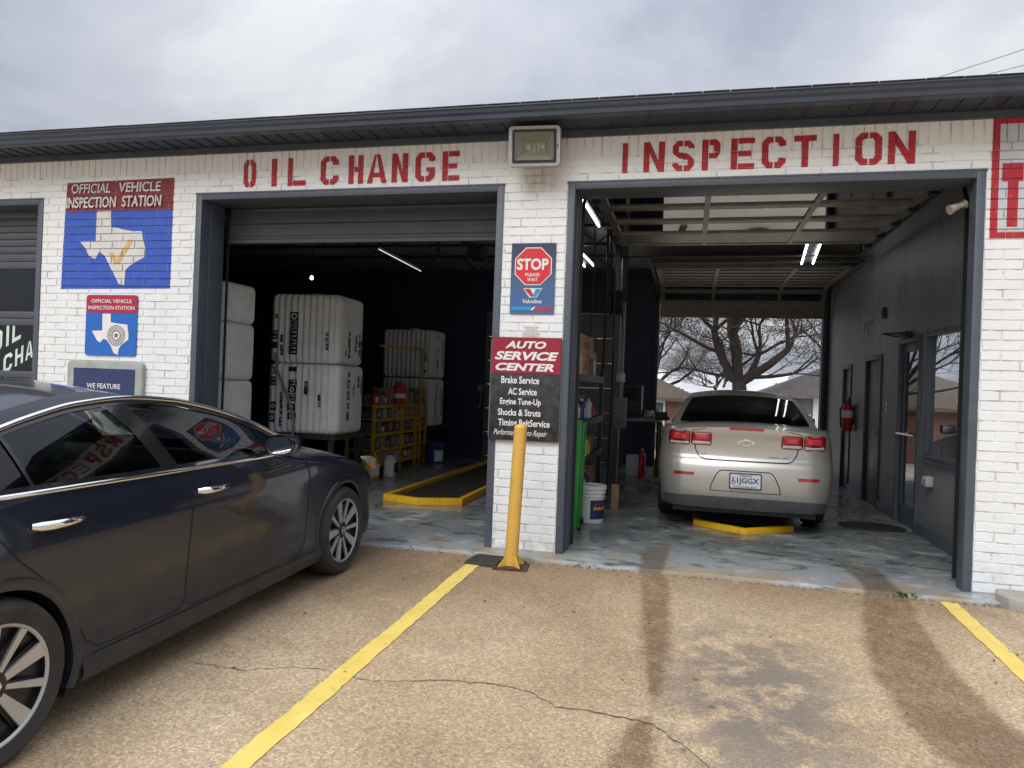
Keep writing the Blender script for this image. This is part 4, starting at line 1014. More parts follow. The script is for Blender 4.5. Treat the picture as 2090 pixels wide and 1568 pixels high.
def keep2(nm, p, abc):
    v, u, z = p
    if nm in ('left', 'right'):
        for uw in (0, FA2):
            if (u-uw)**2+(z-RT)**2 < Ra2**2: return False
    if nm == 'bottom' and abs(v) > .5 and (abs(u) < Ra2+.02 or abs(u-FA2) < Ra2+.02): return False
    if nm == 'top' and -.3 < u < 1.8 and abs(v) < .7: return False
    return True
cs.cube(cs.low, 110, 44, 44, keep2).build('body', PSV, sv, smooth=34, merge=.0005)
def keep2g(nm, p, abc):
    v, u, z = p
    if nm in ('left', 'right') and -.28 < u < 1.98 and bot2(u)-.01 < z < top2(u): return False
    if nm == 'front' and abs(abc[1]) < .9 and -.8 < abc[2] < .93: return False
    if nm == 'rear' and abs(abc[1]) < .88 and -.52 < abc[2] < .95: return False
    return True
cs.cube(cs.green, 80, 24, 40, keep2g, ('bottom',)).build('roof', PSV, sv, smooth=35, merge=.0005)
end_glass(lambda b_, c_: cs.green(1, b_, c_), 'windscreen', .94, -.85, .95, .006, M_CGLASSD, sv)
end_glass(lambda b_, c_: cs.green(-1, b_, c_), 'rear_window', .905, -.56, .97, -.006, M_CGLASSD, sv)
for sg in (1, -1):
    cs.side_panel(bot2, top2, -.28, 1.98, -.005, sg, True, 50, 8).build('side_window', M_CGLASSD, sv, smooth=60)
    mb = MB(); cs.side_line([(.92, 1.03), (.80, 1.35)], .1, .001, sg, True, mb); cs.side_line([(-.02, 1.05), (-.1, 1.3)], .05, .001, sg, True, mb); mb.build('window_frame', M_PIL, sv)
    mb = MB(); cs.side_line([(.0, .95), (.12, .75), (.36, .45), (.42, .33), (.95, .31), (1.02, .4), (1.02, .85), (.92, 1.04)], .006, .001, sg, False, mb)
    cs.side_line([(1.02, .33), (2.1, .30), (2.22, .4), (2.22, .9), (2.1, 1.02)], .006, .001, sg, False, mb); mb.build('shut_line', M_SEAM, sv)
    for uw in (0, FA2):
        wheel(sv, uw, .772, sg, RT, .225, .215, [(2*pi*k/10+.2, .02, .03, 0) for k in range(10)])
    mb = MB(); vs = []
    mb.obox((sg*.97, 1.80, 1.06), .17, .12, .12).obox((sg*.90, 1.84, 1.03), .1, .07, .04); mb.build('wing_mirror', PSV if sg > 0 else M_BLACK, sv, bevel=.03, bseg=3)
    # tail lamps: one square on the wing, one on the boot lid
    for k, (a, c, z0, z1) in enumerate(((.335, .540, .882, 1.015), (.548, .765, .875, 1.022))):
        q = lambda a_, c_, p_, r_: [(sg*a_, p_), (sg*c_, p_), (sg*c_, r_), (sg*a_, r_)]
        mk = lambda x0, x1, zz0, zz1, rad: [(sg*x, z) for x, z in rrect(x0, x1, zz0, zz1, rad, 4)]
        H = MB()
        def patch(x0, x1, zz0, zz1, off): return cs.rear_patch([(sg*x0, zz0), (sg*x1, zz0), (sg*x1, zz1), (sg*x0, zz1)], off, 10, 8)
        def dome(x0, x1, zz0, zz1, rad, o0, o1):
            O = rrect(x0, x1, zz0, zz1, rad, 5); cx, cz = (x0+x1)/2, (zz0+zz1)/2; rows = []
            for s, o in ((1, 0), (1, o0), (.93, lerp(o0, o1, .55)), (.7, lerp(o0, o1, .85)), (.35, o1), (.02, o1)): rows.append([cs.rear_pt(sg*(cx+(q[0]-cx)*s), cz+(q[1]-cz)*s, o) for q in O])
            n_ = len(O); return MB().add([q for r_ in rows for q in r_], [(j*n_+i, j*n_+(i+1) % n_, (j+1)*n_+(i+1) % n_, (j+1)*n_+i) for j in range(5) for i in range(n_)])
        L = dome(a, c, z0, z1, .026, .008, .012).build('tail_light', M_LENSD, sv, smooth=50)
        dome(a+.012, c-.012, z0+.040, z1-.010, .018, .012, .021).build('red_lens', M_LENSR, L, smooth=50)
        dome(a+.012, c-.012, z0+.009, z0+.038, .010, .012, .018).build('reversing_lens', M_LENSP, L, smooth=50)
        dome(a+.045, c-.045, z0+.058, z1-.032, .012, .0215, .024).build('inner_lens', mat('bright_red_lens', (.62, .05, .07), .1, coat=1), L, smooth=50)
    cs.rear_patch([(sg*.50, .575), (sg*.70, .575), (sg*.70, .605), (sg*.50, .605)], .004, 10, 3).build('reflector', M_LENSR, sv)
for uw in (0, FA2): arch_parts(cs, sv, uw, Ra2, RT, PSV)
cs.rear_patch([(-.17, 1.052), (.17, 1.052), (.16, 1.075), (-.16, 1.075)], .006, 12, 3).build('brake_light', M_LENSR, sv)
mb = MB(); cs.rear_line([(-.50, .885), (-.485, .82), (-.45, .765), (-.39, .742), (.39, .742), (.45, .765), (.485, .82), (.50, .885)], .010, .002, mb)
cs.rear_line([(-.40, 1.055), (-.52, 1.03), (-.545, 1.01)], .006, .002, mb); cs.rear_line([(.40, 1.055), (.52, 1.03), (.545, 1.01)], .006, .002, mb)
mb.build('boot_gap', M_SEAM, sv)
rec = [(-.335, .435), (-.325, .50), (-.28, .60), (-.25, .635), (-.22, .645), (.22, .645), (.25, .635), (.28, .60), (.325, .50), (.335, .435)]
mb = MB(); cs.rear_line(rec, .009, .002, mb); cs.rear_line([(-.335, .435), (.335, .435)], .006, .002, mb); mb.build('plate_recess', M_SEAM, sv)
pz0, pz1 = .468, .628; uy = cs.rear_pt(0, .56, .018)[1]
mb = MB().box(-.154, .154, uy, uy+.01, pz0, pz1); lp = mb.build('number_plate', M_BLACK, sv, bevel=.003)
MB().box(-.143, .143, uy-.0015, uy+.005, pz0+.012, pz1-.012).build('plate_face', mat('plate_white', (.58, .62, .68), .4, var=.04), lp)
mb = MB(); pf = lambda a, z: (a, uy-.0028, z)
decal(mb, fit_text('TEXAS', -.06, .06, pz1-.036, pz1-.016, .015), pf); decal(mb, fit_text('1JGGX', -.080, .128, pz0+.045, pz1-.046, .02), pf)
decal(mb, fit_text('DISABLED', -.11, .11, pz0+.016, pz0+.032, .01), pf); decal(mb, ring_tris(-.112, pz0+.066, .014, .021, 16), pf); decal(mb, poly_tris(rect(-.122, -.114, pz0+.07, pz1-.058)), pf); decal(mb, poly_tris(circle(-.118, pz1-.053, .008, 10)), pf)
mb.build('plate_lettering', mat('plate_ink', (.02, .02, .05), .5), lp)
# bow-tie emblem
bt = [(-.075, -.014), (-.03, -.014), (-.03, -.027), (.024, -.027), (.03, -.014), (.075, -.014), (.062, .014), (.03, .014), (.03, .027), (-.024, .027), (-.03, .014), (-.062, .014)]
ue = cs.rear_pt(0, .93, .006)[1]; ez = .925
mb = MB().prism([(a*1.12, z*1.22+ez) for a, z in bt], lambda a, z, d: (a, d, z), ue-.004, ue+.012); em = mb.build('emblem', M_CHROME, sv)
MB().prism([(a*.90, z*.86+ez) for a, z in bt], lambda a, z, d: (a, d, z), ue-.006, ue).build('emblem_centre', mat('silver_emblem', (.45, .43, .38), .3, .8), em)
mb = MB()
decal(mb, fit_text('LS', -.43, -.375, .785, .803, .01), lambda a, z: cs.rear_pt(a, z, .003)); decal(mb, [t for x0, x1 in ((.22, .32), (.345, .41)) for t in poly_tris(rect(x0, x1, .786, .799))], lambda a, z: cs.rear_pt(a, z, .003))
mb.build('badge', M_STEEL, sv)
# grey lower valance
mb = MB(); mb.grid(lambda i, j: cs.rear_pt(lerp(-.80, .80, i), lerp(.245, .375-.02*abs(lerp(-1, 1, i))**2, j), .005), 40, 6); mb.build('valance', M_GREYP, sv, smooth=60)
mb = MB().box(-.7, .7, -.85, 3.4, .18, .30).cyl((.45, -.99, .27), (.45, -.6, .27), .03); mb.build('underbody', M_BLACK, sv)
seats(sv, 1.05, .15)
# ================================================================ things on the front wall
def sheet_at(y): return lambda a, z: (a, y, z)
# floodlight
t = thing('floodlight', 'silver square floodlight under the eaves above the brick pillar', 'floodlight', (-1.31, -.26, 3.40))
t.rotation_euler = (R(9), 0, R(3))
b = MB(); R_o, R_i = rrect(-.215, .215, -.155, .165, .03), rrect(-.168, .168, -.113, .121, .01); nr = len(R_o)
b.add([(a, d, z) for P_, d in ((R_o, .08), (R_o, 0), (R_i, 0), (R_i, .07)) for a, z in P_], [(k*nr+i, k*nr+(i+1) % nr, (k+1)*nr+(i+1) % nr, (k+1)*nr+i) for k in range(3) for i in range(nr)])
b.box(-.19, .19, .079, .14, -.13, .14)
b.build('housing', mat('silver_grey_casting', (.40, .40, .40), .45, .4, var=.08), t, smooth=30)
b = MB(); o_ = rrect(-.185, .185, -.130, .138, .012); i_ = rrect(-.163, .163, -.108, .116, .008)
b.add([(a, -.006, z) for a, z in o_]+[(a, -.008, z) for a, z in i_]+[(a, .0, z) for a, z in o_], [(i, (i+1) % 24, 24+(i+1) % 24, 24+i) for i in range(24)]+[(i, (i+1) % 24, 48+(i+1) % 24, 48+i) for i in range(24)]); b.build('bezel', M_BLACK, t)
M_REFL = mat('dull_reflector', (.34, .32, .25), .4, .15, var=.08)
b = MB(); f4 = [(-.163, -.004, -.108), (.163, -.004, -.108), (.163, -.004, .116), (-.163, -.004, .116)]; k4 = [(-.09, -.0015, -.035), (.09, -.0015, -.035), (.09, -.0015, .045), (-.09, -.0015, .045)]
k4 = [(a, .074, z) for a, _, z in k4]; b.add(f4+k4, [(0, 1, 5, 4), (1, 2, 6, 5), (2, 3, 7, 6), (3, 0, 4, 7), (4, 5, 6, 7)])
b.build('reflector', M_REFL, t, fixn=False); 
b = MB()
for x in (-.06, .06): b.box(x-.016, x+.016, .066, .073, -.012, .022)
b.build('led_chip', mat('led_chip', (.55, .42, .22), .4), t, bevel=.002)
MB().box(-.163, .163, -.0065, -.005, -.108, .116).build('glass_cover', glass_mat('lamp_glass', (.93, .94, .93), 1.45, .3), t)
b = MB().box(-.20, -.19, .0, .20, -.02, .02).box(.19, .20, .0, .20, -.02, .02).box(-.20, .20, .19, .20, -.02, .02).box(-.03, .03, .20, .255, -.03, .03)
for k in range(9): b.box(-.16+k*.04-.003, -.16+k*.04+.003, .06, .11, -.12, .13)
b.build('bracket', M_STEEL, t)
# enamel inspection sign
t = thing('metal_sign', 'small red and blue metal inspection sign with a white state outline', 'sign', (-5.645, 0, 1.87))
MB().prism([(a, z) for a, z in rrect(-.305, .305, -.305, .305, .03)], lambda a, z, d: (a, d, z), -.014, -.005).build('sign_plate', mat('blue_enamel', (.01, .13, .52), .3, coat=.4, var=.05), t)
ox, oz = -5.645, 1.87
b = MB(); rp = [(a, max(z, .128)) for a, z in rrect(-.302, .302, -.302, .302, .03)]; rp = [p for i, p in enumerate(rp) if i == 0 or p != rp[i-1]]
decal(b, poly_tris([(-.302, .128), (.302, .128)]+[p for p in rp if p[1] > .1285]), sheet_at(-.0165)); b.build('red_band', mat('red_enamel', (.42, .012, .045), .3, coat=.4, var=.05), t)
T2 = [(-5.749, 1.986), (-5.65, 1.987), (-5.646, 1.9), (-5.541, 1.887), (-5.447, 1.88), (-5.441, 1.836), (-5.429, 1.784), (-5.43, 1.732), (-5.511, 1.677), (-5.54, 1.633), (-5.548, 1.575), (-5.601, 1.596), (-5.635, 1.666), (-5.691, 1.726), (-5.729, 1.732), (-5.763, 1.695), (-5.802, 1.715), (-5.868, 1.811), (-5.743, 1.817)]
b = MB(); decal(b, poly_tris([(a-ox, z-oz) for a, z in T2]), sheet_at(-.0165)); b.build('state_outline', M_WTEXT, t)
b = MB(); decal(b, fit_text('OFFICIAL VEHICLE', -.24, .24, .225, .262, .012), sheet_at(-.0185)); decal(b, fit_text('INSPECTION STATION', -.275, .275, .158, .195, .012), sheet_at(-.0185)); b.build('lettering', M_WTEXT, t)
b = MB(); cx, cz = .07, -.10
for r0, r1 in ((.098, .104), (.066, .071)): decal(b, ring_tris(cx, cz, r0, r1), sheet_at(-.0185))
for i in range(26):
    a = 2*pi*i/26; decal(b, [[(cx+r*cos(q), cz+r*sin(q)) for r, q in w_] for w_ in ([(.076, a-.05), (.092, a-.05), (.092, a+.06)], [(.076, a-.05), (.092, a+.06), (.076, a+.06)])], sheet_at(-.0185))
st = [(cx+(.034 if i % 2 == 0 else .014)*cos(pi/2+pi*i/5), cz+(.034 if i % 2 == 0 else .014)*sin(pi/2+pi*i/5)) for i in range(10)]
decal(b, poly_tris(st), sheet_at(-.0185)); decal(b, ring_tris(cx, cz, .045, .056, 18), sheet_at(-.0185)); b.build('seal', mat('seal_ink', (.11, .11, .105), .5), t)
# framed notice, half hidden by the sedan's roof
t = thing('framed_notice', 'blue notice in a pale rounded frame behind the sedan roof', 'sign', (-5.67, 0, 1.12))
MB().prism(rrect(-.445, .445, -.36, .39, .045), lambda a, z, d: (a, d, z), -.05, -.005).build('frame', mat('pale_green_grey_frame', (.36, .40, .37), .5), t, bevel=.012)
MB().prism(rrect(-.365, .365, -.31, .315, .012), lambda a, z, d: (a, d, z), -.054, -.049).build('panel', mat('navy_notice', (.025, .045, .13), .35, var=.1), t)
b = MB(); decal(b, fit_text('WE FEATURE', -.20, .20, .115, .165, .012), sheet_at(-.056)); b.build('lettering', M_WTEXT, t)
# STOP sign on the pillar
t = thing('stop_notice', 'slate blue STOP notice with a red octagon on the brick pillar', 'sign', (-1.335, 0, 2.345))
def stopb():
    q = NT('slate_blue_sign'); x, y, z = q.xyz(); g = q.sm(z, 2.62, 2.08)
    return q.bsdf(Base_Color=q.ramp(g, (0, (.045, .055, .11)), (.5, (.075, .115, .22)), (1, (.06, .14, .32))), Roughness=.35)
MB().prism(rrect(-.195, .195, -.305, .305, .008), lambda a, z, d: (a, d, z), -.013, -.005).build('sign_plate', stopb(), t)
octg = lambda r: [(r*cos(pi/8+pi/4*i), .105+r*sin(pi/8+pi/4*i)) for i in range(8)]
b = MB(); decal(b, poly_tris(octg(.176)), sheet_at(-.0145)); o1 = b.build('octagon_border', M_WTEXT, t)
b = MB(); decal(b, poly_tris(octg(.167)), sheet_at(-.0165)); o1 = b.build('octagon', mat('bright_red_sign', (.66, .03, .042), .35, var=.05), t)
b = MB(); decal(b, fit_text('STOP', -.143, .135, .072, .172, .035), sheet_at(-.0185)); decal(b, fit_text('PLEASE', -.066, .06, .018, .047, .012), sheet_at(-.0185)); decal(b, fit_text('WAIT', -.05, .045, -.025, .004, .012), sheet_at(-.0185)); b.build('lettering', M_WTEXT, t)
M_CY = mat('cyan_print', (.02, .30, .58), .4); M_RP = mat('red_print', (.52, .03, .05), .4)
b = MB(); decal(b, poly_tris([(-.072, -.09), (-.012, -.158), (.022, -.158), (-.02, -.09)]), sheet_at(-.0150)); decal(b, poly_tris([(.012, -.275), (.178, -.275), (.178, -.245), (.036, -.245)]), sheet_at(-.0150)); b.build('red_mark', M_RP, t)
b = MB(); decal(b, poly_tris([(.030, -.09), (.078, -.09), (.034, -.158), (.0, -.158), (.018, -.125)]), sheet_at(-.0165)); decal(b, poly_tris([(-.178, -.275), (-.01, -.275), (.012, -.245), (-.178, -.245)]), sheet_at(-.0165)); b.build('blue_mark', M_CY, t)
b = MB(); b.add([(-.082, -.0140, -.084), (.088, -.0140, -.084), (.038, -.0140, -.164), (-.024, -.0140, -.164)], [(0, 1, 2, 3)]); b.build('mark_border', M_WTEXT, t)
b = MB(); decal(b, fit_text('Valvoline', -.085, .085, -.215, -.180, .014), sheet_at(-.0165)); decal(b, poly_tris([(-.01, -.275), (.008, -.275), (.034, -.245), (.016, -.245)]), sheet_at(-.018)); b.build('logo_lettering', M_WTEXT, t)
# faded lines of print below it
b = MB(); decal(b, [q for k in range(5) for w in [random.uniform(.05, .085)] for q in poly_tris(rect(-1.335-w, -1.335+w, 1.925-k*.019, 1.931-k*.019))], sheet_at(-.0075));
tag(b.build('faded_sticker', mat('faded_pink_print', (.62, .36, .38), .7)), 'faded pink printed sticker on the pillar above the service board', 'sticker')
# service board
t = thing('service_board', 'red and black AUTO SERVICE CENTER board wrapped round the brick pillar', 'sign', (-1.365, 0, 1.39))
MB().box(-.305, .305, -.036, -.005, -.445, .445).build('board', mat('scuffed_black_board', (.022, .023, .025), .5, var=.5, scale=18, alt=(.055, .056, .06)), t, bevel=.004)
b = MB().box(-.303, .303, -.0395, -.034, .135, .443); b.build('red_panel', mat('crimson_sign_paint', (.30, .012, .035), .4, var=.14), t)
b = MB(); F = sheet_at(-.0415)
for s_, x0, x1, z0, z1 in (('AUTO', -.185, .175, .348, .412), ('SERVICE', -.275, .285, .248, .322), ('CENTER', -.265, .25, .155, .222)): decal(b, fit_text(s_, x0, x1, z0, z1, .038, .25), F)
b.build('heading', M_WTEXT, t)
b = MB(); F = sheet_at(-.0385)
for s_, x0, x1, z0, z1 in (('Brake Service', -.21, .125, .045, .108), ('AC Service', -.145, .108, -.052, .008), ('Engine Tune-Up', -.215, .145, -.152, -.082), ('Shocks & Struts', -.23, .148, -.232, -.174), ('Timing BeltService', -.225, .23, -.330, -.262)): decal(b, fit_text(s_, x0, x1, z0, z1, .02), F)
decal(b, fit_text('Performance Auto Repair', -.262, .21, -.415, -.352, 0, .4), F)
b.build('lettering', M_WTEXT, t)
b = MB().box(-.318, -.306, -.02, .03, -.42, .42); b.build('edge_strip', mat('worn_board_edge', (.12, .12, .12), .6), t)
# ================================================================ bollard, plate, block, weeds
t = thing('bollard', 'yellow steel bollard in front of the brick pillar', 'bollard', (-1.325, -.46, lot_z(-.46)))
bp = MB().cyl((-.005, 0, .02), (.035, 0, 1.12), .054, .052, 28, False).lathe([(.052, 0), (.048, .012), (.03, .024), (0, .03)], (.035, 0, 1.12), 28)
bp.build('pole', M_BOLL, t, smooth=45)
b = MB().obox((0, 0, .008), .27, .22, .016, .1)
for dx, dy in ((-.1, -.08), (.1, -.08), (.1, .08), (-.1, .08)): b.cyl((dx, dy, .016), (dx, dy, .034), .012, n=6)
b.build('base_plate', mat('rusty_steel', (.09, .045, .028), .8, .2, var=.5, scale=30), t)
b = MB()
for a in range(4):
    q = pi/4+a*pi/2; d = Vector((cos(q), sin(q), 0)); n = Vector((-sin(q), cos(q), 0))*.004
    P_ = [d*.05+Vector((0, 0, .016)), d*.125+Vector((0, 0, .016)), d*.05+Vector((0, 0, .10))]
    b.add([p+n for p in P_]+[p-n for p in P_], [(0, 1, 2), (5, 4, 3), (0, 3, 4, 1), (1, 4, 5, 2), (2, 5, 3, 0)])
b.build('gusset', M_BOLL, t)
b = MB(); b.obox((0, 0, .012), .25, .44, .024, -.08)
for i in range(9):
    for j in range(15): b.obox((-.1+i*.025+.002*j-.014, -.19+j*.027, .026), .012, .012, .006)
o = b.build('rubber_mat', mat('worn_rubber_mat', (.055, .048, .042), .85, var=.4, scale=25)); o.location = (-1.56, -.30, lot_z(-.4)); tag(o, 'small black rubber mat on the ground beside the yellow bollard', 'mat')
b = MB(); pr = [(2.27, -.012), (2.25, -.10), (2.21, -.17), (2.25, -.29), (2.33, -.34), (2.6, -.35), (3.0, -.31), (3.4, -.32), (3.4, -.012)]
b.prism(pr, lambda a, c, d: (a, c, d), -.08, .045)
o = b.build('concrete_step', mat('grey_concrete_block', (.36, .345, .31), .9, bump=.5, bscale=50), bevel=.014, bseg=2); tag(o, 'chipped grey concrete step at the foot of the right brick pier', 'step')
def weed(x, y, n, h, label):
    b = MB()
    for i in range(n):
        a = random.uniform(0, 2*pi); l = random.uniform(.4, 1)*h; o_ = Vector((x+random.gauss(0, .05), y+random.gauss(0, .012), lot_z(y)))
        d = Vector((cos(a)*.6, sin(a)*.4, 1)).normalized(); w = Vector((-sin(a), cos(a), 0))*.006
        p1 = o_+d*l*.6; p2 = p1+Vector((cos(a), sin(a), .2)).normalized()*l*.4
        b.add([o_-w*.5, o_+w*.5, p1+w, p1-w, p2], [(0, 1, 2, 3), (3, 2, 4)])
    tag(b.build('weed', mat('weed_green', (.07, .10, .03), .8, var=.3)), label, 'weed', 'weeds in the slab joint')
weed(1.60, -.25, 50, .075, 'green weed tuft in the slab joint near the right door frame')
weed(-.74, -.25, 45, .04, 'low mossy weed patch in the slab joint beside the pillar')
# ================================================================ pits with yellow kerbs
def pit(name, label, x0, x1, yn, ynose, y1, z=.08):
    xm = (x0+x1)/2; w = .07
    out = [(x0, yn), (xm, ynose), (x1, yn+.07), (x1, y1), (x0, y1)]; inn = [(x0+w, yn+.06), (xm, ynose+.085), (x1-w, yn+.12), (x1-w, y1-w), (x0+w, y1-w)]
    t = thing(name, label, 'pit kerb', (xm, yn, 0)); b = MB(); n = 5
    b.add([(a-xm, c-yn, .002) for a, c in out]+[(a-xm, c-yn, z) for a, c in out]+[(a-xm, c-yn, z) for a, c in inn]+[(a-xm, c-yn, .012) for a, c in inn],
          [(k*n+i, k*n+(i+1) % n, (k+1)*n+(i+1) % n, (k+1)*n+i) for k in range(3) for i in range(n)])
    b.build('kerb', M_YCURB, t, bevel=.008)
    b = MB(); b.add([(a-xm, c-yn, .010) for a, c in inn], [tuple(range(n))])
    y = yn+.3
    while y < y1-.2: b.box(x0+w-xm+.01, x1-w-xm-.01, y-yn, y-yn+.03, .012, .03); y += .16
    b.build('pit_grating', mat('oily_black_grating', (.03, .028, .022), .5, .3), t)
pit('pit_kerb', 'low yellow pointed kerb under the silver sedan', .10, 1.12, 1.86, 1.53, 6.3, .06)
pit('pit_kerb', 'long yellow kerb round the empty oil change pit', -3.46, -2.50, 1.86, 1.72, 6.3)
# ================================================================ white ribbed tanks
M_LABEL = mat('black_label_print', (.012, .012, .013), .6)
def tank(w, d, h, cap=True, ribs=(9, 8)):
    prof = [(0, .05), (.012, .02), (.035, .006), (.07, 0)]
    def per():
        P = []; r = .09
        for side, L, nr in ((0, w, ribs[0]), (1, d, ribs[1]), (2, w, ribs[0]), (3, d, ribs[1])):
            m_ = nr*8
            for i in range(m_+1):
                s = -L/2+r+(L-2*r)*i/m_; k = .5-.5*cos(2*pi*nr*i/m_); o = -.030*(1-k)**1.3
                P.append(((s, -d/2-o), (w/2+o, s), (-s, d/2+o), (-w/2-o, -s))[side])
            cx, cy = ((w/2-r, -d/2+r), (w/2-r, d/2-r), (-w/2+r, d/2-r), (-w/2+r, -d/2+r))[side]; a0 = (-pi/2, 0, pi/2, pi)[side]
            for i in range(1, 6): P.append((cx+r*cos(a0+pi/2*i/6), cy+r*sin(a0+pi/2*i/6)))
        return P
    P = per(); n = len(P); b = MB(); lv = []
    zs = [(0, .90), (.012, .955), (.04, .99), (.08, 1.0), (h-.08, 1.0), (h-.04, .99), (h-.012, .955), (h, .90)]
    for z, k in zs: lv += [(x*k if abs(x) > 0 else 0, y*k, z) for x, y in P]
    b.add(lv, [(j*n+i, j*n+(i+1) % n, (j+1)*n+(i+1) % n, (j+1)*n+i) for j in range(len(zs)-1) for i in range(n)]+[tuple(range(n-1, -1, -1)), tuple(range((len(zs)-1)*n, len(zs)*n))])
    return b
def glyphs(b, bw, fn, x, z0, z1, w):
    """a vertical strip of black printed blocks carrying pale rings and bars"""
    z = z0
    while z < z1-.02:
        h = random.choice((.05, .08, .11)); h = min(h, z1-z); dx = random.uniform(-.006, .006)
        if random.random() < .82:
            decal(b, poly_tris(rect(x-w/2+dx, x+w/2+dx, z, z+h)), lambda a, c: fn(a, c, .0))
            q = random.random()
            if q < .4: decal(bw, ring_tris(x+dx, z+h/2, min(w, h)*.22, min(w, h)*.36, 12), lambda a, c: fn(a, c, .003))
            elif q < .8: decal(bw, [t for s in (-1, 1) for t in poly_tris([(x+dx-w*.35, z+h/2+s*h*.28), (x+dx+w*.35, z+h/2+s*h*.12), (x+dx+w*.35, z+h/2+s*h*.28)])], lambda a, c: fn(a, c, .003))
        z += h+random.choice((.004, .02, .035))
def stand_tank(loc, w, d, h, label, group, rz=0, prints=(), lid=True, m=M_TANK, mp=None):
    t = thing('storage_tank', label, 'tank', loc, rz, group)
    tank(w, d, h).build('tank_body', m, t, smooth=50)
    if lid: MB().lathe([(.10, 0), (.10, .035), (.085, .045), (0, .045)], (0, 0, h-.002), 24).build('cap', M_WHITEP, t, smooth=45)
    if prints:
        b, bw = MB(), MB()
        for face, x, z0, z1, w_ in prints:
            if face == 'f': fn = lambda a, c, o: (a, -d/2-.004-o, c)
            else: fn = lambda a, c, o: (w/2+.004+o, a, c)
            glyphs(b, bw, fn, x, z0*h, z1*h, w_)
        p = b.build('printed_label', mp or M_LABEL, t); bw.build('label_marks', M_WTEXT, p)
    return t
g_ = 'white ribbed fluid tanks'
up_ = [('f', -.40, .05, .9, .075), ('f', -.14, .12, .86, .11), ('s', .24, .15, .5, .06), ('f', .30, .2, .45, .03), ('f', -.30, .1, .4, .035), ('s', -.10, .1, .48, .06), ('s', .12, .2, .45, .05), ('s', -.2, .12, .3, .03), ('s', .31, .1, .4, .05)]
lo_ = [('f', -.39, .15, .95, .075), ('f', -.14, .2, .95, .11), ('s', .2, .5, .85, .05), ('f', .22, .3, .7, .035), ('f', .04, .5, .8, .045), ('f', -.28, .1, .6, .035), ('s', -.12, .2, .9, .06), ('s', .33, .3, .9, .05), ('s', .05, .55, .75, .035)]
stand_tank((-4.69, 2.42, 1.60), .94, .80, .86, 'white ribbed tank with black labels, upper of the big central pair', g_, R(4), up_)
stand_tank((-4.68, 2.42, .72), .96, .82, .87, 'white ribbed tank with black labels, lower of the big central pair', g_, R(4), lo_, False)
b = MB()
for x in (-.42, .42):
    for y in (-.36, .36): b.box(x-.03, x+.03, y-.03, y+.03, 0, .66)
b.box(-.5, .5, -.42, .42, .66, .72).box(-.45, .45, -.39, -.36, .2, .24)
o = b.build('tank_stand', M_DSTEEL); o.location = (-4.68, 2.42, 0); tag(o, 'dark steel stand carrying the big central pair of tanks', 'stand')
b = MB().tube([(-5.02, 1.97, 1.72), (-4.98, 1.95, 1.5), (-4.80, 1.94, 1.15), (-4.72, 1.94, .90), (-4.73, 1.95, .72), (-4.9, 1.95, .45)], .016, 8)
tag(b.build('drain_hose', mat('grey_rubber_hose', (.20, .20, .18), .6), smooth=60), 'grey hose running down the front of the big central tanks', 'hose')
for z, h, lab in ((.05, .655, 'bottom of the stack by the left door jamb'), (.71, .65, 'second from bottom beside the left jamb'), (1.365, .63, 'third up in the stack beside the left jamb'), (2.0, .43, 'short top tank of the left jamb stack')):
    stand_tank((-5.24, .98, z), .80, .60, h, 'pale ribbed tank, '+lab, g_, 0, (), z > 1.9)
pr2 = [('s', -.1, .1, .9, .05), ('s', .2, .2, .8, .05), ('f', .36, .1, .5, .05)]
stand_tank((-4.98, 6.55, 1.50), .98, .72, .86, 'dim white ribbed tank, upper of the pair beyond the yellow shelf', g_, 0, pr2)
stand_tank((-4.98, 6.55, .62), .98, .72, .86, 'dim white ribbed tank, lower of the pair beyond the yellow shelf', g_, 0, pr2, False)
b = MB().box(-.5, .5, -.36, .36, .56, .62)
for x in (-.45, .45):
    for y in (-.3, .3): b.box(x-.03, x+.03, y-.03, y+.03, 0, .56)
o = b.build('tank_stand', M_DSTEEL); o.location = (-4.98, 6.55, 0); tag(o, 'dark steel stand under the far tanks beyond the yellow shelf', 'stand')
# ================================================================ yellow shelf and its goods
t = thing('parts_shelf', 'yellow steel parts shelf full of boxes on the dark left side', 'shelf', (-4.52, 5.0, 0))
YS = (-1.15, -.10, .55, 1.02)
for y in YS:
    b = MB()
    for x in (0, -.42): b.box(x-.022, x+.022, y-.022, y+.022, 0, 1.06)
    b.build('post', M_YSTEEL, t)
for z in (.14, .36, .60, .82, 1.03):
    b = MB().box(-.42, .0, -1.15, 1.02, z, z+.012).box(-.0, .024, -1.15, 1.02, z-.03, z+.018); b.build('shelf', M_YSTEEL, t)
lv = ('floor', 'lowest', 'second', 'third', 'top'); nth = ('first', 'second', 'third', 'fourth', 'fifth', 'sixth', 'seventh', 'eighth', 'ninth', 'tenth', 'eleventh', 'twelfth', 'thirteenth', 'fourteenth', 'fifteenth')
MG = [(M_CARD, 'brown carton', 'carton'), (M_CARD2, 'dark brown carton', 'carton'), (mat('pale_carton', (.42, .40, .36), .8), 'pale carton', 'carton'), (mat('faded_red_carton', (.20, .05, .04), .8), 'faded red carton', 'carton'), (mat('slate_carton', (.08, .10, .13), .8), 'slate blue carton', 'carton')]
def carton(name, loc, sx, sy, sz, m, label, group, rz=0):
    t = thing(name, label, 'box', loc, rz, group)
    MB().box(-sx/2, sx/2, -sy/2, sy/2, 0, sz).build('carton_body', m, t, bevel=.006)
    MB().box(-sx/2-.001, sx/2+.001, -.025, .025, sz-.05, sz+.0015).box(sx/2-.001, sx/2+.0015, -sy*.25, sy*.2, sz*.25, sz*.65).build('tape', M_CARD2 if m is M_CARD else M_CARD, t)
    return t
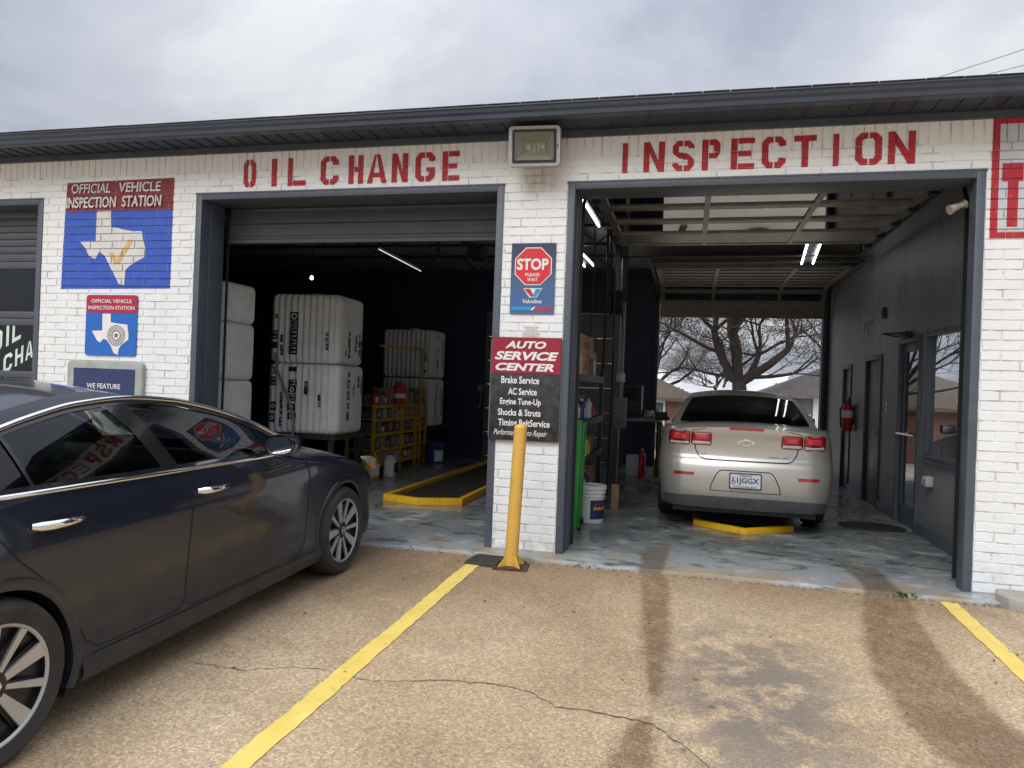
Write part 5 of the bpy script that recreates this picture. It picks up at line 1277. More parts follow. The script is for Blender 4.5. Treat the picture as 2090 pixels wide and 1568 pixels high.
def bottle(name, loc, r, h, m, cap, label, group, rz=0, handle=False):
    t = thing(name, label, 'bottle', loc, rz, group)
    b = MB(); P_ = [(.0, .86), (.01, 1.0), (.62, 1.0), (.76, .86), (.86, .42), (.90, .30), (.95, .30)]
    n = 20; vs = []
    for z, k in P_:
        for i in range(n):
            a = 2*pi*i/n; ex = abs(cos(a))**.6*(1 if cos(a) > 0 else -1); ey = abs(sin(a))**.6*(1 if sin(a) > 0 else -1); vs.append((ex*r*k*.62, ey*r*k, z*h))
    b.add(vs, [(j*n+i, j*n+(i+1) % n, (j+1)*n+(i+1) % n, (j+1)*n+i) for j in range(len(P_)-1) for i in range(n)]+[tuple(range(n-1, -1, -1)), tuple(range((len(P_)-1)*n, len(P_)*n))])
    if handle: b.tube([(0, r*.35, h*.80), (0, r*.8, h*.96), (0, r*.95, h*.84), (0, r*.9, h*.62)], r*.14, 8)
    b.build('bottle_body', m, t, smooth=50)
    MB().cyl((0, 0, h*.93), (0, 0, h), r*.33, n=14).build('cap', cap, t, smooth=40)
    MB().box(r*.60, r*.635, -r*.7, r*.7, h*.16, h*.58).build('printed_label', M_LABEL if m is M_WHITEP else M_WTEXT, t)
    return t
for k, z in enumerate((.0, .152, .372, .612, .832, 1.048)[1:]):
    y = -1.05; c = 0
    while y < .92:
        w = random.uniform(.15, .27); h = random.uniform(.11, .19) if k < 4 else random.uniform(.14, .30); m_, nm, _ = random.choice(MG)
        pos_ = f'{nth[c]} item from the near end of the yellow shelf, {lv[k] if k else "floor"} level' if k else f'{nth[c]} item from the near end, lowest level of the yellow shelf'
        if random.random() < .30:
            bm_ = random.choice(((M_WHITEP, 'white'), (M_BLUEP, 'blue'), (M_RED, 'red'))); bottle('oil_bottle', (-4.60, 5.0+y+.07, z), .065, min(h, .17)+.03, bm_[0], M_BLACK, f'{bm_[1]} oil bottle, '+pos_, 'goods on the yellow shelf'); y += .16
        else:
            carton('carton', (-4.68, 5.0+y+w/2, z), .30, w-.02, h, m_, nm+', '+pos_, 'goods on the yellow shelf', random.uniform(-.08, .08)); y += w+.01
        c += 1
t = thing('red_canister', 'bright red canister on top of the yellow shelf', 'canister', (-4.50, 4.72, 1.048))
MB().lathe([(.0, 0), (.10, 0), (.105, .02), (.105, .26), (.07, .30), (.03, .31), (.03, .34), (0, .34)], (0, 0, 0), 24).build('canister_body', M_RED, t, smooth=45)
MB().lathe([(.106, .10), (.106, .17)], (0, 0, 0), 24).build('printed_label', M_WTEXT, t, smooth=45); MB().tube([(-.08, 0, .29), (-.05, 0, .36), (.05, 0, .36), (.08, 0, .29)], .008, 6).build('handle', M_BLACK, t)
bottle('oil_jug', (-4.28, 3.96, 0), .14, .34, M_WHITEP, M_BLACK, 'white oil jug with black print standing before the yellow shelf', 'jugs on the floor', .2, True)
bottle('oil_jug', (-4.40, 3.50, 0), .15, .36, M_YEL, M_RED, 'yellow oil jug on the floor beyond the sedan bonnet', 'jugs on the floor', -.2, True)
def bucket(loc, r, h, m, label, lid, lm, art, rz=0):
    t = thing('bucket', label, 'bucket', loc, rz)
    b = MB().lathe([(0, .004), (r*.86, .004), (r*.88, .0), (r*.9, .02), (r*.97, h*.70), (r*1.04, h*.705), (r*1.04, h*.73), (r*.975, h*.735), (r*.985, h*.80), (r*1.05, h*.805), (r*1.05, h*.83), (r*.99, h*.835), (r, h*.93)], (0, 0, 0), 40); b.build('bucket_body', m, t, smooth=35)
    MB().lathe([(r*1.0, h*.90), (r*1.07, h*.90), (r*1.08, h*.985), (r*1.03, h), (r*.95, h*.985), (r*.9, h*.97), (0, h*.97)], (0, 0, 0), 40).build('lid', lid, t, smooth=35)
    MB().tube([(r*1.05*cos(a), r*1.05*sin(a), h*.80-.24*h*sin(pi*i/12)) for i in range(13) for a in [pi*.06+(pi*1.0)*i/12-pi*.25]], .0035, 6).build('handle', M_STEEL, t)
    a0, a1 = art
    def cy(u, v, o=0): a = lerp(a0, a1, u); k = r*lerp(.895, .97, v)+.0012+o; return (k*cos(a), k*sin(a), h*.72*lerp(.06, .96, v))
    L = MB().grid(lambda u, v: cy(u, lerp(.10, .90, v)), 16, 6).build('printed_label', lm, t, smooth=60)
    return t, cy, L
t, cy, L = bucket((-.965, 1.62, 0), .148, .39, M_WHITEP, 'white lidded bucket with a dark printed label beside the green stand', M_WHITEP, mat('dark_blue_label', (.02, .025, .10), .4), (-1.50, .15))
b = MB()
for k in range(14):
    u, v = random.uniform(.15, .7), random.uniform(.45, .75); w = random.uniform(.05, .22)
    b.add([cy(u, v, .001), cy(min(u+w, .95), v+.07, .001), cy(min(u+w*.8, .95), v+.11, .001), cy(u, v+.05, .001)], [(0, 1, 2, 3)])
b.build('label_swirl', mat('red_label_print', (.55, .05, .03), .4), L)
b = MB()
for k in range(4): u = .14+.18*k; b.add([cy(u, .48, .002), cy(u+.13, .52, .002), cy(u+.15, .62, .002), cy(u+.03, .60, .002)], [(0, 1, 2, 3)])
b.build('label_marks', M_YEL, L)
bucket((-4.30, 5.98, 0), .15, .37, M_BLUEP, 'dark blue bucket at the far end of the yellow shelf', M_BLUEP, M_WTEXT, (-1.3, .2))
# ================================================================ black rack between the bays
t = thing('storage_rack', 'black storage rack between the two bays, cartons on its top shelf', 'rack', (-1.39, 1.02, 0))
for y in (.0, 2.55):
    for x in (-.26, .26):
        b = MB().box(x-.025, x+.025, y-.025, y+.025, 0, 1.62); b.build('post', M_BLACK, t)
for z in (.14, .60, 1.03, 1.54):
    b = MB().box(-.27, .27, -.02, 2.57, z, z+.02).box(.262, .29, -.02, 2.57, z-.05, z+.035).box(-.29, -.262, -.02, 2.57, z-.05, z+.035); b.build('shelf', M_BLACK, t)
gk = 'goods on the black rack'
carton('carton', (-1.28, 1.72, 1.562), .38, .80, .22, M_CARD, 'large brown carton, lower of two on top of the black rack', gk, .05)
carton('carton', (-1.27, 1.68, 1.784), .38, .78, .20, M_CARD, 'brown carton with print, topmost on the black rack', gk, -.06)
carton('carton', (-1.30, 2.55, 1.562), .36, .34, .22, M_CARD2, 'dark carton at the far end of the black rack top', gk, .1)
carton('carton', (-1.28, 1.72, .622), .36, .60, .22, M_CARD, 'brown carton on the second shelf of the black rack', gk, .05)
carton('carton', (-1.32, 2.9, .622), .36, .5, .22, M_CARD2, 'dark carton far along the second shelf of the black rack', gk, .05)
carton('carton', (-1.24, 1.32, 1.052), .26, .26, .17, mat('orange_brown_carton', (.38, .15, .07), .8), 'orange brown carton on the third shelf of the black rack', gk, .05)
carton('carton', (-1.34, 2.3, 1.052), .30, .45, .28, mat('grey_carton', (.16, .17, .19), .8), 'grey carton on the third shelf of the black rack', gk, .05)
bottle('oil_jug', (-1.22, 1.36, 1.225), .12, .15, M_YEL, M_YEL, 'yellow jug on a carton on the black rack', gk, .2, True)
bottle('oil_jug', (-1.22, 1.66, 1.052), .12, .26, M_YEL, M_BLACK, 'taller yellow jug behind the orange carton on the black rack', gk, -.1, True)
bottle('oil_bottle', (-1.18, 1.75, .162), .08, .2, M_RED, M_BLACK, 'red bottle on the lowest shelf of the black rack', gk)
bottle('oil_bottle', (-1.18, 1.98, .162), .08, .19, M_ORANGE, M_BLACK, 'orange bottle on the lowest shelf of the black rack', gk)
bottle('oil_bottle', (-1.18, 2.3, .162), .09, .24, M_WHITEP, M_BLACK, 'white bottle on the lowest shelf of the black rack', gk)
carton('carton', (-1.3, 3.1, .162), .36, .5, .3, M_CARD2, 'dark carton far along the lowest shelf of the black rack', gk, .05)
for i, (nm, x, y, z, r_, h_, m_, cp_, lab) in enumerate((
    ('oil_bottle', -1.17, 2.05, 1.052, .07, .24, M_BLUEP, M_WHITEP, 'blue bottle with white cap on the third shelf of the black rack'),
    ('oil_bottle', -1.17, 2.62, 1.052, .075, .26, M_WHITEP, M_RED, 'white bottle with red cap on the third shelf of the black rack'),
    ('oil_bottle', -1.18, 2.86, 1.052, .07, .22, M_RED, M_BLACK, 'red bottle with black cap on the third shelf of the black rack'),
    ('oil_bottle', -1.17, 2.24, .622, .075, .25, M_WHITEP, M_BLUEP, 'white bottle with blue cap on the second shelf of the black rack'),
    ('oil_bottle', -1.17, 2.46, .622, .07, .22, M_YEL, M_BLACK, 'yellow bottle on the second shelf of the black rack'),
    ('oil_jug', -1.20, 2.62, .162, .10, .27, M_BLUEP, M_YEL, 'blue jug with yellow cap on the lowest shelf of the black rack'),
    ('oil_bottle', -1.20, 2.95, 1.562, .08, .28, M_WHITEP, M_BLACK, 'white bottle on top of the black rack at the far end'))):
    bottle(nm, (x, y, z), r_, h_, m_, cp_, lab, gk, .1*i, nm == 'oil_jug')
carton('carton', (-1.34, 3.2, 1.562), .34, .36, .30, mat('pale_box', (.40, .38, .34), .8), 'pale carton at the far end of the black rack top', gk, .05)
t = thing('display_stand', 'tall bright green plastic stand leaning at the front of the black rack', 'stand', (-1.075, 1.27, 0)); t.rotation_euler = (R(0), R(1.0), R(5))
b = MB().box(-.03, .03, -.24, .24, .02, 1.08); b.build('panel', mat('deep_green_plastic', (.012, .10, .02), .5), t, bevel=.02)
b = MB().box(.03, .05, -.24, -.19, .03, 1.07).box(.03, .05, .19, .24, .03, 1.07).box(.03, .05, -.19, .19, 1.0, 1.07).box(-.05, .03, -.265, -.24, .0, 1.10); b.build('frame', M_GREEN, t, bevel=.008)
b = MB()
for i in range(7): b.obox((.034, 0, .34+i*.09), .010, .40, .022, 0, .5 if i % 2 else -.5)
b.build('embossed_ribs', M_GREEN, t); MB().box(.031, .036, -.12, .12, .14, .28).build('printed_label', M_YEL, t)
b = MB()
for y in (-.2, .2): b.cyl((-.06, y, .03), (.07, y, .03), .03, n=16)
b.build('caster', M_BLACK, t)
# column with conduit and boxes
t = thing('steel_column', 'dark steel column with grey electrical boxes between the bays', 'column', (-1.02, 4.55, 0))
MB().box(-.06, .06, -.06, .06, 0, ZC).build('shaft', mat('grey_steel', (.11, .115, .12), .5, .3), t, bevel=.005)
b = MB().box(-.02, .16, -.16, -.061, .86, 1.30); b.box(.0, .14, -.165, -.16, .9, 1.26); b.build('electrical_box', mat('grey_box_paint', (.20, .21, .22), .5), t, bevel=.006)
MB().box(.0, .12, -.13, -.061, 1.52, 1.66).build('electrical_box', M_STEEL, t, bevel=.006)
b = MB()
for dx in (.03, .09): b.tube([(dx, -.10, 1.30 if dx > .05 else 1.66), (dx, -.10, 2.6), (dx, -.09, ZC)], .013, 8)
b.tube([(.05, -.10, .86), (.05, -.10, .03)], .013, 8); b.build('conduit', M_STEEL, t, smooth=50)
for dx, y, r, z0, z1, lab in ((-1.12, 2.2, .010, 2.0, ZC, 'black air hose ending above the cartons of the black rack'), (-1.16, 1.1, .008, 1.75, 3.3, 'thin black hose nearest the pillar above the black rack'), (-1.0, 3.5, .012, .0, ZC, 'black hose hanging to the floor beside the black rack end'), (-1.08, 3.2, .016, 1.6, ZC, 'thickest black hose above the far end of the black rack')):
    tag(MB().tube([(dx, y, z0), (dx+.02, y, (z0+z1)/2), (dx, y, z1)], r, 6).build('air_hose', M_BLACK, smooth=60), lab, 'hose', 'air hoses between the bays')

t = thing('hose_reel', 'dark hose reel hanging under the ceiling between the bays', 'reel', (-1.0, 4.0, 2.62))
MB().lathe([(.0, -.09), (.2, -.09), (.2, -.07), (.07, -.07), (.07, .07), (.2, .07), (.2, .09), (0, .09)], (0, 0, 0), 28, 'x').build('drum', M_DSTEEL, t, smooth=35)
MB().lathe([(.09, -.065), (.15, -.065), (.165, -.03), (.165, .03), (.15, .065), (.09, .065)], (0, 0, 0), 24, 'x').build('coiled_hose', M_RUBBER, t, smooth=50)
MB().box(-.12, -.10, -.04, .04, 0, 1.09).box(.10, .12, -.04, .04, 0, 1.09).box(-.12, .12, -.06, .06, 1.07, 1.10).build('bracket', M_DSTEEL, t)
# bench with machine at the rear left of the bay
t = thing('workbench', 'cluttered dark workbench at the rear left of the inspection bay', 'workbench', (-.80, 6.25, 0))
MB().box(-.38, .38, -.35, .7, .90, .95).build('bench_top', mat('worn_bench_top', (.22, .21, .19), .5, .3), t, bevel=.004)
for x in (-.34, .34):
    for y in (-.31, .66): MB().box(x-.025, x+.025, y-.025, y+.025, 0, .90).build('leg', M_DSTEEL, t)
t = thing('test_machine', 'black inspection machine cabinet on the workbench', 'machine', (-.95, 6.3, .95))
MB().box(-.2, .2, -.2, .25, 0, .55).build('cabinet', M_BLACK, t, bevel=.015); MB().box(-.16, .16, -.204, -.199, .28, .50).build('screen', mat('dark_screen', (.02, .03, .035), .1), t)
MB().box(-.17, .17, -.30, -.2, .0, .03).build('keyboard', M_DSTEEL, t, bevel=.004)
for i, (x, y, s, m_, lab, nm, ct) in enumerate(((-.56, 6.1, .10, M_WHITEP, 'white crumpled rag on the workbench edge', 'rag', 'rag'), (-.50, 6.45, .09, M_CHROME, 'shiny metal tin on the workbench', 'tin', 'tin'), (-.62, 6.6, .12, M_STEEL, 'grey metal toolbox on the workbench', 'toolbox', 'toolbox'))):
    t = thing(nm, lab, ct, (x, y, .952))
    if nm == 'rag':
        b = MB(); b.grid(lambda u, v: ((u-.5)*.26, (v-.5)*.2, .02+.05*abs(sin(u*9+v*4)*cos(v*7))), 14, 12); b.build('cloth', m_, t, smooth=60)
    elif nm == 'tin': MB().lathe([(0, 0), (.05, 0), (.05, .13), (.046, .14), (0, .135)], (0, 0, 0), 20).build('tin_body', m_, t, smooth=40); MB().cyl((0, 0, .135), (0, 0, .15), .03, n=14).build('lid', M_BLACK, t)
    else: MB().box(-.1, .1, -.16, .16, 0, .12).build('toolbox_body', m_, t, bevel=.01); MB().tube([(0, -.08, .12), (0, -.08, .16), (0, .08, .16), (0, .08, .12)], .008, 6).build('handle', M_BLACK, t)
carton('carton', (-.86, 6.0, 0), .20, .24, .34, mat('white_carton', (.50, .50, .48), .8), 'white carton on the floor under the workbench', 'things under the workbench', .1)
t = thing('red_cylinder', 'slim red gas cylinder standing beside the white carton', 'cylinder', (-.70, 5.95, 0))
MB().lathe([(0, 0), (.055, 0), (.058, .02), (.058, .34), (.045, .38), (.018, .40), (.018, .43), (0, .43)], (0, 0, 0), 24).build('cylinder_body', M_RED, t, smooth=40); MB().cyl((0, 0, .43), (0, 0, .46), .025, n=12).build('valve', M_STEEL, t)
bottle('oil_jug', (-.46, 6.45, 0), .10, .30, M_YEL, M_ORANGE, 'yellow orange jug on the floor left of the silver sedan', 'jugs on the floor', .5, True)
t = thing('timber_board', 'short pale timber board propped upright behind the bucket', 'board', (-.80, 2.50, 0)); t.rotation_euler = (R(4), 0, R(10))
MB().box(-.045, .045, -.02, .02, .0, .30).build('board', mat('pale_timber', (.30, .22, .13), .8), t, bevel=.003)
# ================================================================ right wall fittings
t = thing('fire_extinguisher', 'red fire extinguisher hung on the grey side wall', 'extinguisher', (2.33, 5.62, .92))
MB().lathe([(0, 0), (.07, 0), (.076, .02), (.076, .34), (.06, .40), (.025, .43), (.025, .46), (0, .46)], (0, 0, 0), 28).build('cylinder', M_RED, t, smooth=40)
MB().lathe([(.0768, .20), (.0768, .31)], (0, 0, 0), 28).build('printed_label', M_WTEXT, t, smooth=60)
b = MB().box(-.02, .02, -.09, .03, .46, .475).obox((0, -.03, .50), .02, .14, .012, 0, .3); b.build('handle', M_BLACK, t)
b = MB().tube([(0, .03, .45), (-.04, .09, .42), (-.09, .08, .30), (-.088, .03, .12), (-.085, .0, .05)], .011, 8); b.build('hose', M_RUBBER, t, smooth=60)
MB().box(.076, .09, -.03, .03, .1, .4).build('bracket', M_DSTEEL, t)
t = thing('security_lamp', 'small cream spot lamp high on the right door jamb', 'lamp', (1.965, .20, 2.93))
MB().cyl((.07, 0, .03), (.02, -.01, .01), .022, .022, 20).cyl((.02, -.01, .01), (-.04, -.025, -.02), .026, .038, 24).build('lamp_head', mat('cream_plastic', (.50, .47, .40), .5), t, smooth=40)
MB().cyl((.084, 0, .036), (.07, 0, .03), .034, n=20).build('mount', mat('cream_base', (.40, .38, .33), .5), t)
t = thing('wall_box', 'broken white utility box on the wall below the office window', 'box', (2.42, 1.99, .60))
MB().box(-.075, -.001, -.055, .06, -.05, .06).build('box_body', mat('dirty_white_box', (.50, .49, .47), .6, var=.2, scale=30), t, bevel=.018)
MB().box(-.04, -.001, .065, .13, -.035, .04).build('cover', mat('brown_box', (.22, .17, .14), .7), t, bevel=.006); MB().tube([(-.06, -.02, .02), (-.10, -.03, .05), (-.085, .03, -.02)], .008, 6).build('wire', M_WHITEP, t)
t = thing('light_switch', 'small white switch plate on the wall beyond the office door', 'switch', (2.42, 3.82, 1.32))
MB().box(-.008, -.001, -.04, .04, -.06, .06).build('plate', M_WHITEP, t, bevel=.002); MB().box(-.016, -.008, -.008, .008, -.015, .015).build('toggle', M_STEEL, t)
t = thing('wall_bracket', 'thin metal bracket high on the grey side wall', 'bracket', (2.42, 4.85, 2.30))
MB().tube([(-.005, -.1, .18), (-.04, -.1, .18), (-.04, -.1, .0)], .008, 6).tube([(-.005, .1, .18), (-.04, .1, .18), (-.04, .1, .05)], .008, 6).build('rods', M_STEEL, t); MB().box(-.012, -.001, -.14, .14, .15, .21).build('plate', M_GWALL, t)
t = thing('alarm_box', 'small dark box high on the grey side wall', 'box', (2.42, 4.0, 2.52)); MB().box(-.05, -.001, -.045, .045, -.07, .07).build('box_body', M_BLACK, t, bevel=.008); MB().box(-.054, -.05, -.02, .02, -.03, .0).build('grille', M_DSTEEL, t)
b = MB(); out = circle(0, 0, .34, 40, .26); b.prism(out, lambda a, c, d: (a, c, d), .001, .012)
for i in range(9): b.box(-.24, .24, -.17+i*.04, -.155+i*.04, .012, .016)
o = b.build('floor_mat', M_RUBBER, bevel=.003); o.location = (2.02, 2.62, .001); tag(o, 'black half worn floor mat before the office door', 'mat')
b = MB().tube([(-3.78, 6.9, 1.42), (-3.76, 6.88, 1.3), (-3.77, 6.9, 1.1), (-3.79, 6.9, .95)], .014, 6).tube([(-3.78, 6.9, 1.42), (-3.72, 6.86, 1.36)], .012, 6).box(-3.83, -3.74, 6.9, 6.92, 1.30, 1.40)
b.box(-3.80, -3.77, 6.92, YB-.001, 1.36, 1.385)
tag(b.build('dispenser_gun', M_STEEL), 'pale metal dispensing gun hanging by the far navy wall', 'nozzle')
b = MB().tube([(-4.6, 4.15, 1.95), (-4.45, 5.6, 1.98)], .018, 8).tube([(-4.46, 5.6, 1.98), (-4.46, 5.6, .0)], .018, 8)
tag(b.build('pipe_rail', M_YSTEEL, smooth=50), 'thin yellow pipe rail rising above the yellow shelf', 'pipe')
# ================================================================ lamps that are lit
def tube_lamp(c, L, rz, label, pair=True, z=3.30, r=.013):
    t = thing('tube_lamp', label, 'lamp', (c[0], c[1], z), rz, 'strip lamps under the ceiling')
    xs = (-.075, .075) if pair else (0,)
    MB().box(-.085 if pair else -.03, .085 if pair else .03, -L/2-.04, L/2+.04, .035, .07).build('lamp_housing', M_DSTEEL, t, bevel=.004)
    for x in xs: MB().cyl((x, -L/2, .008), (x, L/2, .008), r, n=12).build('lamp_tube', M_TUBE if r > .01 else M_TUBE2, t, smooth=60)
    b = MB()
    for y in (-L*.4, L*.4): b.box(-.004, .004, y-.004, y+.004, .075, ZC-z)
    b.build('hanger', M_STEEL, t)
tube_lamp((1.50, 4.05), 1.68, R(-5.5), 'lit double strip lamp above the silver sedan')
tube_lamp((-1.09, 1.65), 1.30, R(-1), 'lit single strip lamp close behind the pillar', False)
tube_lamp((-1.58, 4.45), 1.25, R(-2), 'lit double strip lamp farther in behind the pillar')
M_TUBE_DIM = M_TUBE
tube_lamp((-4.55, 4.75), 2.0, R(3), 'thin lit strip lamp above the white tanks', False, 3.34, .005)
t = thing('lamp_bulb', 'small lit bulb on a cord above the big central tanks', 'lamp', (-6.62, 5.6, 3.13))
MB().lathe([(0, .04), (.022, .05), (.030, .07), (.022, .095), (.018, .11)], (0, 0, 0), 16).build('bulb', M_TUBE, t, smooth=60); MB().cyl((0, 0, .11), (0, 0, .16), .02, n=10).cyl((0, 0, .16), (0, 0, ZC-3.13), .005, n=6).build('lamp_cord', M_BLACK, t)
# ================================================================ behind the garage
def tree(name, loc, h, r0, levels, seed, label, bark, twigm, leaves=None, nleaf=0, lean=(0, 0), spread=1.0, trunk_h=.28, group='bare trees behind the garage'):
    rnd = random.Random(seed); T, Wg = MB(), MB(); tips = []
    def grow(p, d, L, r, lv):
        n = max(2, 5-lv//2); pts = [p]; q = p; dd = d
        for i in range(n):
            dd = (dd+Vector((rnd.gauss(0, .13), rnd.gauss(0, .13), rnd.gauss(.03, .08)))).normalized(); q = q+dd*(L/n); pts.append(q)
        r1 = r*(.62 if lv < levels else .3); rr = [max(.007, lerp(r, r1, i/n)) for i in range(n+1)]
        (T if lv <= 2 else Wg).tube(pts, rr, 8 if lv < 2 else (5 if lv < 4 else 3), caps=lv == 0)
        if lv >= levels-1: tips.append(q)
        if lv >= levels: return
        k = rnd.choice((2, 3, 3)) if lv > 0 else 5
        for i in range(k):
            a = 2*pi*(i+rnd.random()*.6)/k; th = R(rnd.uniform(28, 58) if lv > 0 else rnd.uniform(34, 62))*spread
            ax = dd.orthogonal().normalized(); ax.rotate(Matrix.Rotation(a, 3, dd)); nd = dd.copy(); nd.rotate(Matrix.Rotation(th, 3, ax))
            if nd.z < -.1: nd.z *= -.2
            s = pts[-1] if i < 2 or lv == 0 else pts[rnd.randint(1, n)]
            grow(s, nd.normalized(), L*rnd.uniform(.64, .86), r1*rnd.uniform(.6, .85), lv+1)
        if lv == 0 or rnd.random() < .6: grow(q, (dd+Vector((rnd.gauss(0, .2), rnd.gauss(0, .2), .1))).normalized(), L*.8, r1*.85, lv+1)
    t = thing(name, label, 'tree', loc, 0, group)
    grow(Vector((0, 0, 0)), Vector((lean[0], lean[1], 1)).normalized(), h*trunk_h, r0, 0)
    T.build('trunk', bark, t, smooth=60, fixn=False); Wg.build('crown', twigm, t, fixn=False)
    if leaves:
        b = MB()
        for i in range(nleaf):
            p = rnd.choice(tips); p = p+Vector((rnd.gauss(0, .22), rnd.gauss(0, .22), rnd.gauss(0, .2))); s = rnd.uniform(.03, .075)
            u = Vector((rnd.gauss(0, 1), rnd.gauss(0, 1), rnd.gauss(0, 1))).normalized()*s; w = u.orthogonal().normalized()*s*.6
            b.add([p-u, p+w, p+u, p-w], [(0, 1, 2, 3)])
        b.build('dead_leaves', leaves, t, fixn=False)
M_BARK = mat('dark_bark', (.034, .028, .024), .95, bump=.6, bscale=12, var=.3); M_TWIG = mat('twig_brown', (.055, .043, .036), .95, var=.3)
M_LEAF = mat('dead_brown_leaf', (.17, .085, .04), .85, var=.45, scale=3); M_TWIG2 = mat('grey_twig', (.10, .085, .075), .95, var=.3)
gz = rz_(22)
tree('oak_tree', (2.32, 22, gz), 10.5, .40, 7, 11, 'large dark oak with a thick trunk straight behind the silver sedan', M_BARK, M_TWIG, M_LEAF, 7000, (0, 0), 1.08, .27)
tree('slender_tree', (-.35, 21, rz_(21)), 7.5, .13, 6, 5, 'slender leaning tree left of the big oak', M_BARK, M_TWIG, None, 0, (-.22, 0), .8, .40)
tree('bare_tree', (6.3, 30, gz), 10, .26, 6, 23, 'bare brownish tree farther back on the right', M_BARK, M_TWIG2, M_LEAF, 1800, (0, 0), .95, .26)
tree('bare_tree', (-2.6, 33, gz), 10, .25, 6, 31, 'bare grey tree farther back on the left', M_BARK, M_TWIG2, None, 0, (.05, 0), 1.0, .24)
tree('bare_tree', (2.0, 44, gz), 9, .25, 6, 47, 'distant bare tree between the houses', M_BARK, M_TWIG2, None, 0, (0, 0), 1.0, .22)
M_ROOFB = mat('brown_shingle', (.17, .135, .105), .9, var=.3, scale=9, bump=.5, bscale=14); M_ROOFG = mat('grey_brown_shingle', (.16, .145, .135), .9, var=.3, scale=9, bump=.5, bscale=14); M_ROOFW = mat('white_metal_roof', (.68, .69, .70), .5, var=.06)
def brickmat():
    t = NT('red_brown_brick'); v = t.n('ShaderNodeVectorMath', {0: t.pos(), 1: (1, 1, 1)}, operation='MULTIPLY'); x, y, z = t.xyz()
    c = t.n('ShaderNodeCombineXYZ', {0: t.math('ADD', x, y), 1: z, 2: 0.0})
    b = t.n('ShaderNodeTexBrick', {'Vector': c.outputs[0], 'Color1': (.20, .075, .045), 'Color2': (.14, .055, .038), 'Mortar': (.28, .24, .2), 'Scale': 4.0, 'Mortar Size': .02})
    return t.bsdf(Base_Color=b.outputs[0], Roughness=.9)
M_BRK = brickmat(); M_SID = mat('white_siding', (.74, .75, .76), .6, var=.06)
def house(name, label, loc, w, d, h, rh, wallm, roofm, hip, rz=0, siding=False, wins=(), oh=.35):
    t = thing(name, label, 'house', loc, rz)
    b = MB().box(-w/2, w/2, -d/2, d/2, -.3, h)
    if siding:
        z = 0
        while z < h: b.box(-w/2-.012, w/2+.012, -d/2-.014, -d/2-.001, z+.012, z+.14); z += .15
    b.build('wall', wallm, t)
    W2, D2 = w/2+oh, d/2+oh; rw = max(.0, W2-D2*1.0) if hip else W2
    vs = [(-W2, -D2, h-.05), (W2, -D2, h-.05), (W2, D2, h-.05), (-W2, D2, h-.05), (-rw, 0, h+rh), (rw, 0, h+rh)]
    b = MB().add(vs, [(0, 1, 5, 4), (1, 2, 5), (2, 3, 4, 5), (3, 0, 4), (3, 2, 1, 0)]); b.box(-W2, W2, -D2-.02, -D2, h-.17, h-.04); b.build('roof', roofm, t)
    for x, z, ww, hh in wins:
        f = MB().box(x-ww/2-.07, x+ww/2+.07, -d/2-.05, -d/2-.016, z-.07, z+hh+.07).build('window', M_TRIM if siding else M_WHITEP, t)
        MB().box(x-ww/2, x+ww/2, -d/2-.056, -d/2-.051, z, z+hh).build('pane', mat('far_window_pane', (.10, .14, .15), .1, var=.1), f); MB().box(x-ww/2, x+ww/2, -d/2-.066, -d/2-.057, z+hh/2-.02, z+hh/2+.02).build('sash', M_WHITEP, f)
house('brick_house', 'brown roofed brick house behind the bay on the left', (-3.6, 27.5, gz), 7.6, 8, 2.15, 1.75, M_BRK, M_ROOFB, True, 0, False, ((2.2, .8, .9, 1.1),))
house('siding_house', 'small white siding house with a window behind the bay on the right', (7.75, 26.0, gz), 9.0, 8, 2.45, 1.9, M_SID, M_ROOFG, True, 0, True, ((-3.72, 1.12, .62, 1.12),))
house('white_shed', 'long white metal roofed building far behind the oak', (1.6, 47, gz), 9.5, 9, 2.2, 1.6, M_SID, M_ROOFW, False)
house('brown_house', 'far red brown house beyond the white siding house', (13.5, 52, gz), 12, 9, 2.6, 2.4, M_BRK, mat('red_shingle', (.17, .12, .10), .9, var=.3), True)
t = thing('board_fence', 'weathered board fence between the two houses', 'fence', (1.6, 33.5, gz))
for k in range(34): pass
b = MB()
for k in range(60): x = -4.4+k*.15; b.box(x, x+.138, 0, .02, 0, 1.25+random.uniform(-.02, .02))
b.build('boards', mat('weathered_boards', (.20, .18, .155), .9, var=.3), t)
b = MB().box(-4.4, 4.6, .021, .06, .3, .38).box(-4.4, 4.6, .021, .06, 1.0, 1.08); b.build('rails', mat('weathered_rail', (.14, .12, .10), .9), t)
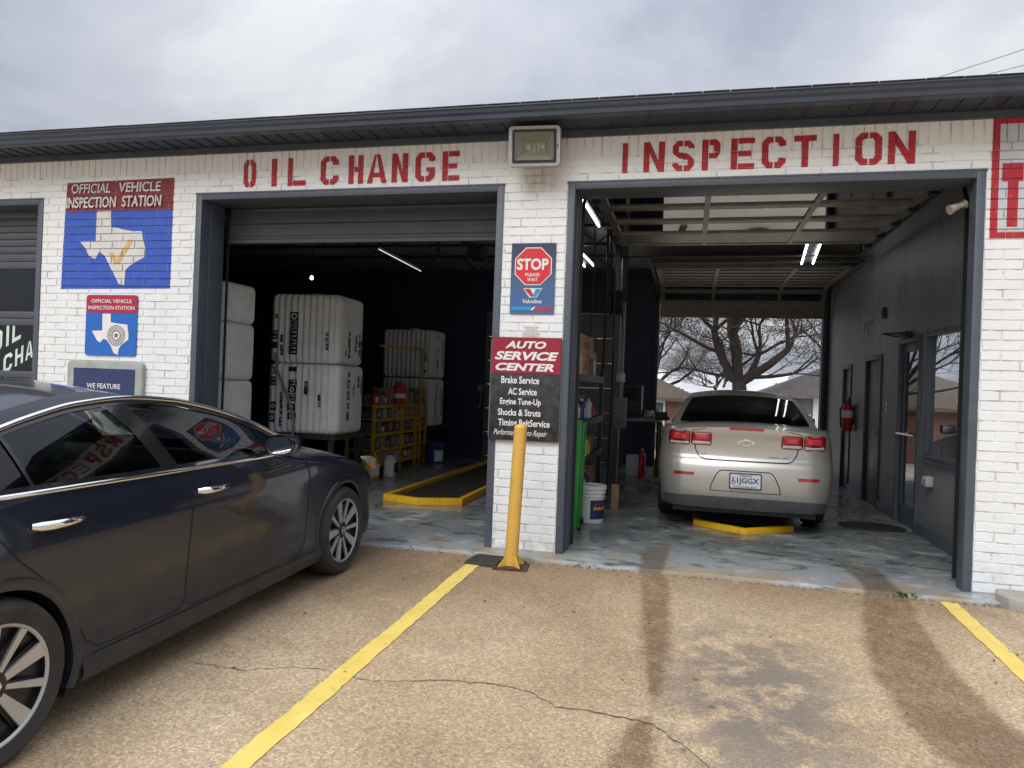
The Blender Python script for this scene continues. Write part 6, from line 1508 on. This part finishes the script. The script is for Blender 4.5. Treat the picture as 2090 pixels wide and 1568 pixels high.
def shrub(loc, r, h, n, m, label, seed):
    rnd = random.Random(seed); b = MB(); t = thing('shrub', label, 'shrub', loc, 0, 'winter shrubs behind the garage')
    for i in range(n):
        a = rnd.uniform(0, 2*pi); rr = r*sqrt(rnd.random()); p = Vector((rr*cos(a), rr*sin(a), h*rnd.random()**.7*(1-.5*(rr/r)**2))); s = rnd.uniform(.04, .09)
        u = Vector((rnd.gauss(0, 1), rnd.gauss(0, 1), rnd.gauss(0, 1))).normalized()*s; w = u.orthogonal().normalized()*s*.6; b.add([p-u, p+w, p+u, p-w], [(0, 1, 2, 3)])
    b.build('foliage', m, t, fixn=False); b = MB()
    for i in range(24):
        a = rnd.uniform(0, 2*pi); k = rnd.uniform(.3, .9); b.tube([(0, 0, 0), (r*.4*k*cos(a), r*.4*k*sin(a), h*.5), (r*k*cos(a), r*k*sin(a), h*k)], [.02, .012, .004], 4)
    b.build('stems', M_TWIG, t, fixn=False)
M_SHR = mat('olive_foliage', (.085, .085, .04), .9, var=.4, scale=4)
shrub((-.6, 31, gz), 1.5, 2.6, 1500, M_SHR, 'olive shrub beside the brick house corner', 3)
shrub((4.6, 35, gz), 1.6, 3.0, 1500, mat('rusty_foliage', (.15, .07, .035), .9, var=.4, scale=4), 'rusty brown shrub between shed and siding house', 4)
# overhead wires at the upper right
def wire(p, q, label, sag=.25):
    b = MB(); p, q = Vector(p), Vector(q); b.tube([p.lerp(q, i/24)-Vector((0, 0, sag*4*(i/24)*(1-i/24))) for i in range(25)], .011, 5)
    tag(b.build('power_line', M_BLACK), label, 'power line', 'overhead wires')
wire((-6.0, 22.1, 8.85), (22.0, 22.1, 17.2), 'upper thin power line above the roof at the right')
wire((-6.0, 22.1, 9.65), (22.0, 22.1, 15.75), 'lower thin power line above the roof at the right')
t = thing('utility_pole', 'tall wooden utility pole right of the garage carrying the wires', 'pole', (22.0, 22.2, gz)); MB().cyl((0, 0, -.5), (0, 0, 18.2), .19, .12, 14).build('pole', mat('pole_timber', (.11, .085, .065), .9), t, smooth=50); MB().box(-.9, .9, -.06, .06, 17.6, 17.75).build('cross_arm', M_DSTEEL, t)
t = thing('utility_pole', 'wooden utility pole behind the garage hidden by its roof', 'pole', (-6.0, 22.1, gz)); MB().cyl((0, 0, -.5), (0, 0, 10.6), .16, .11, 14).build('pole', bpy.data.materials['pole_timber'], t, smooth=50); MB().box(-.9, .9, -.06, .06, 9.9, 10.02).build('cross_arm', M_DSTEEL, t)
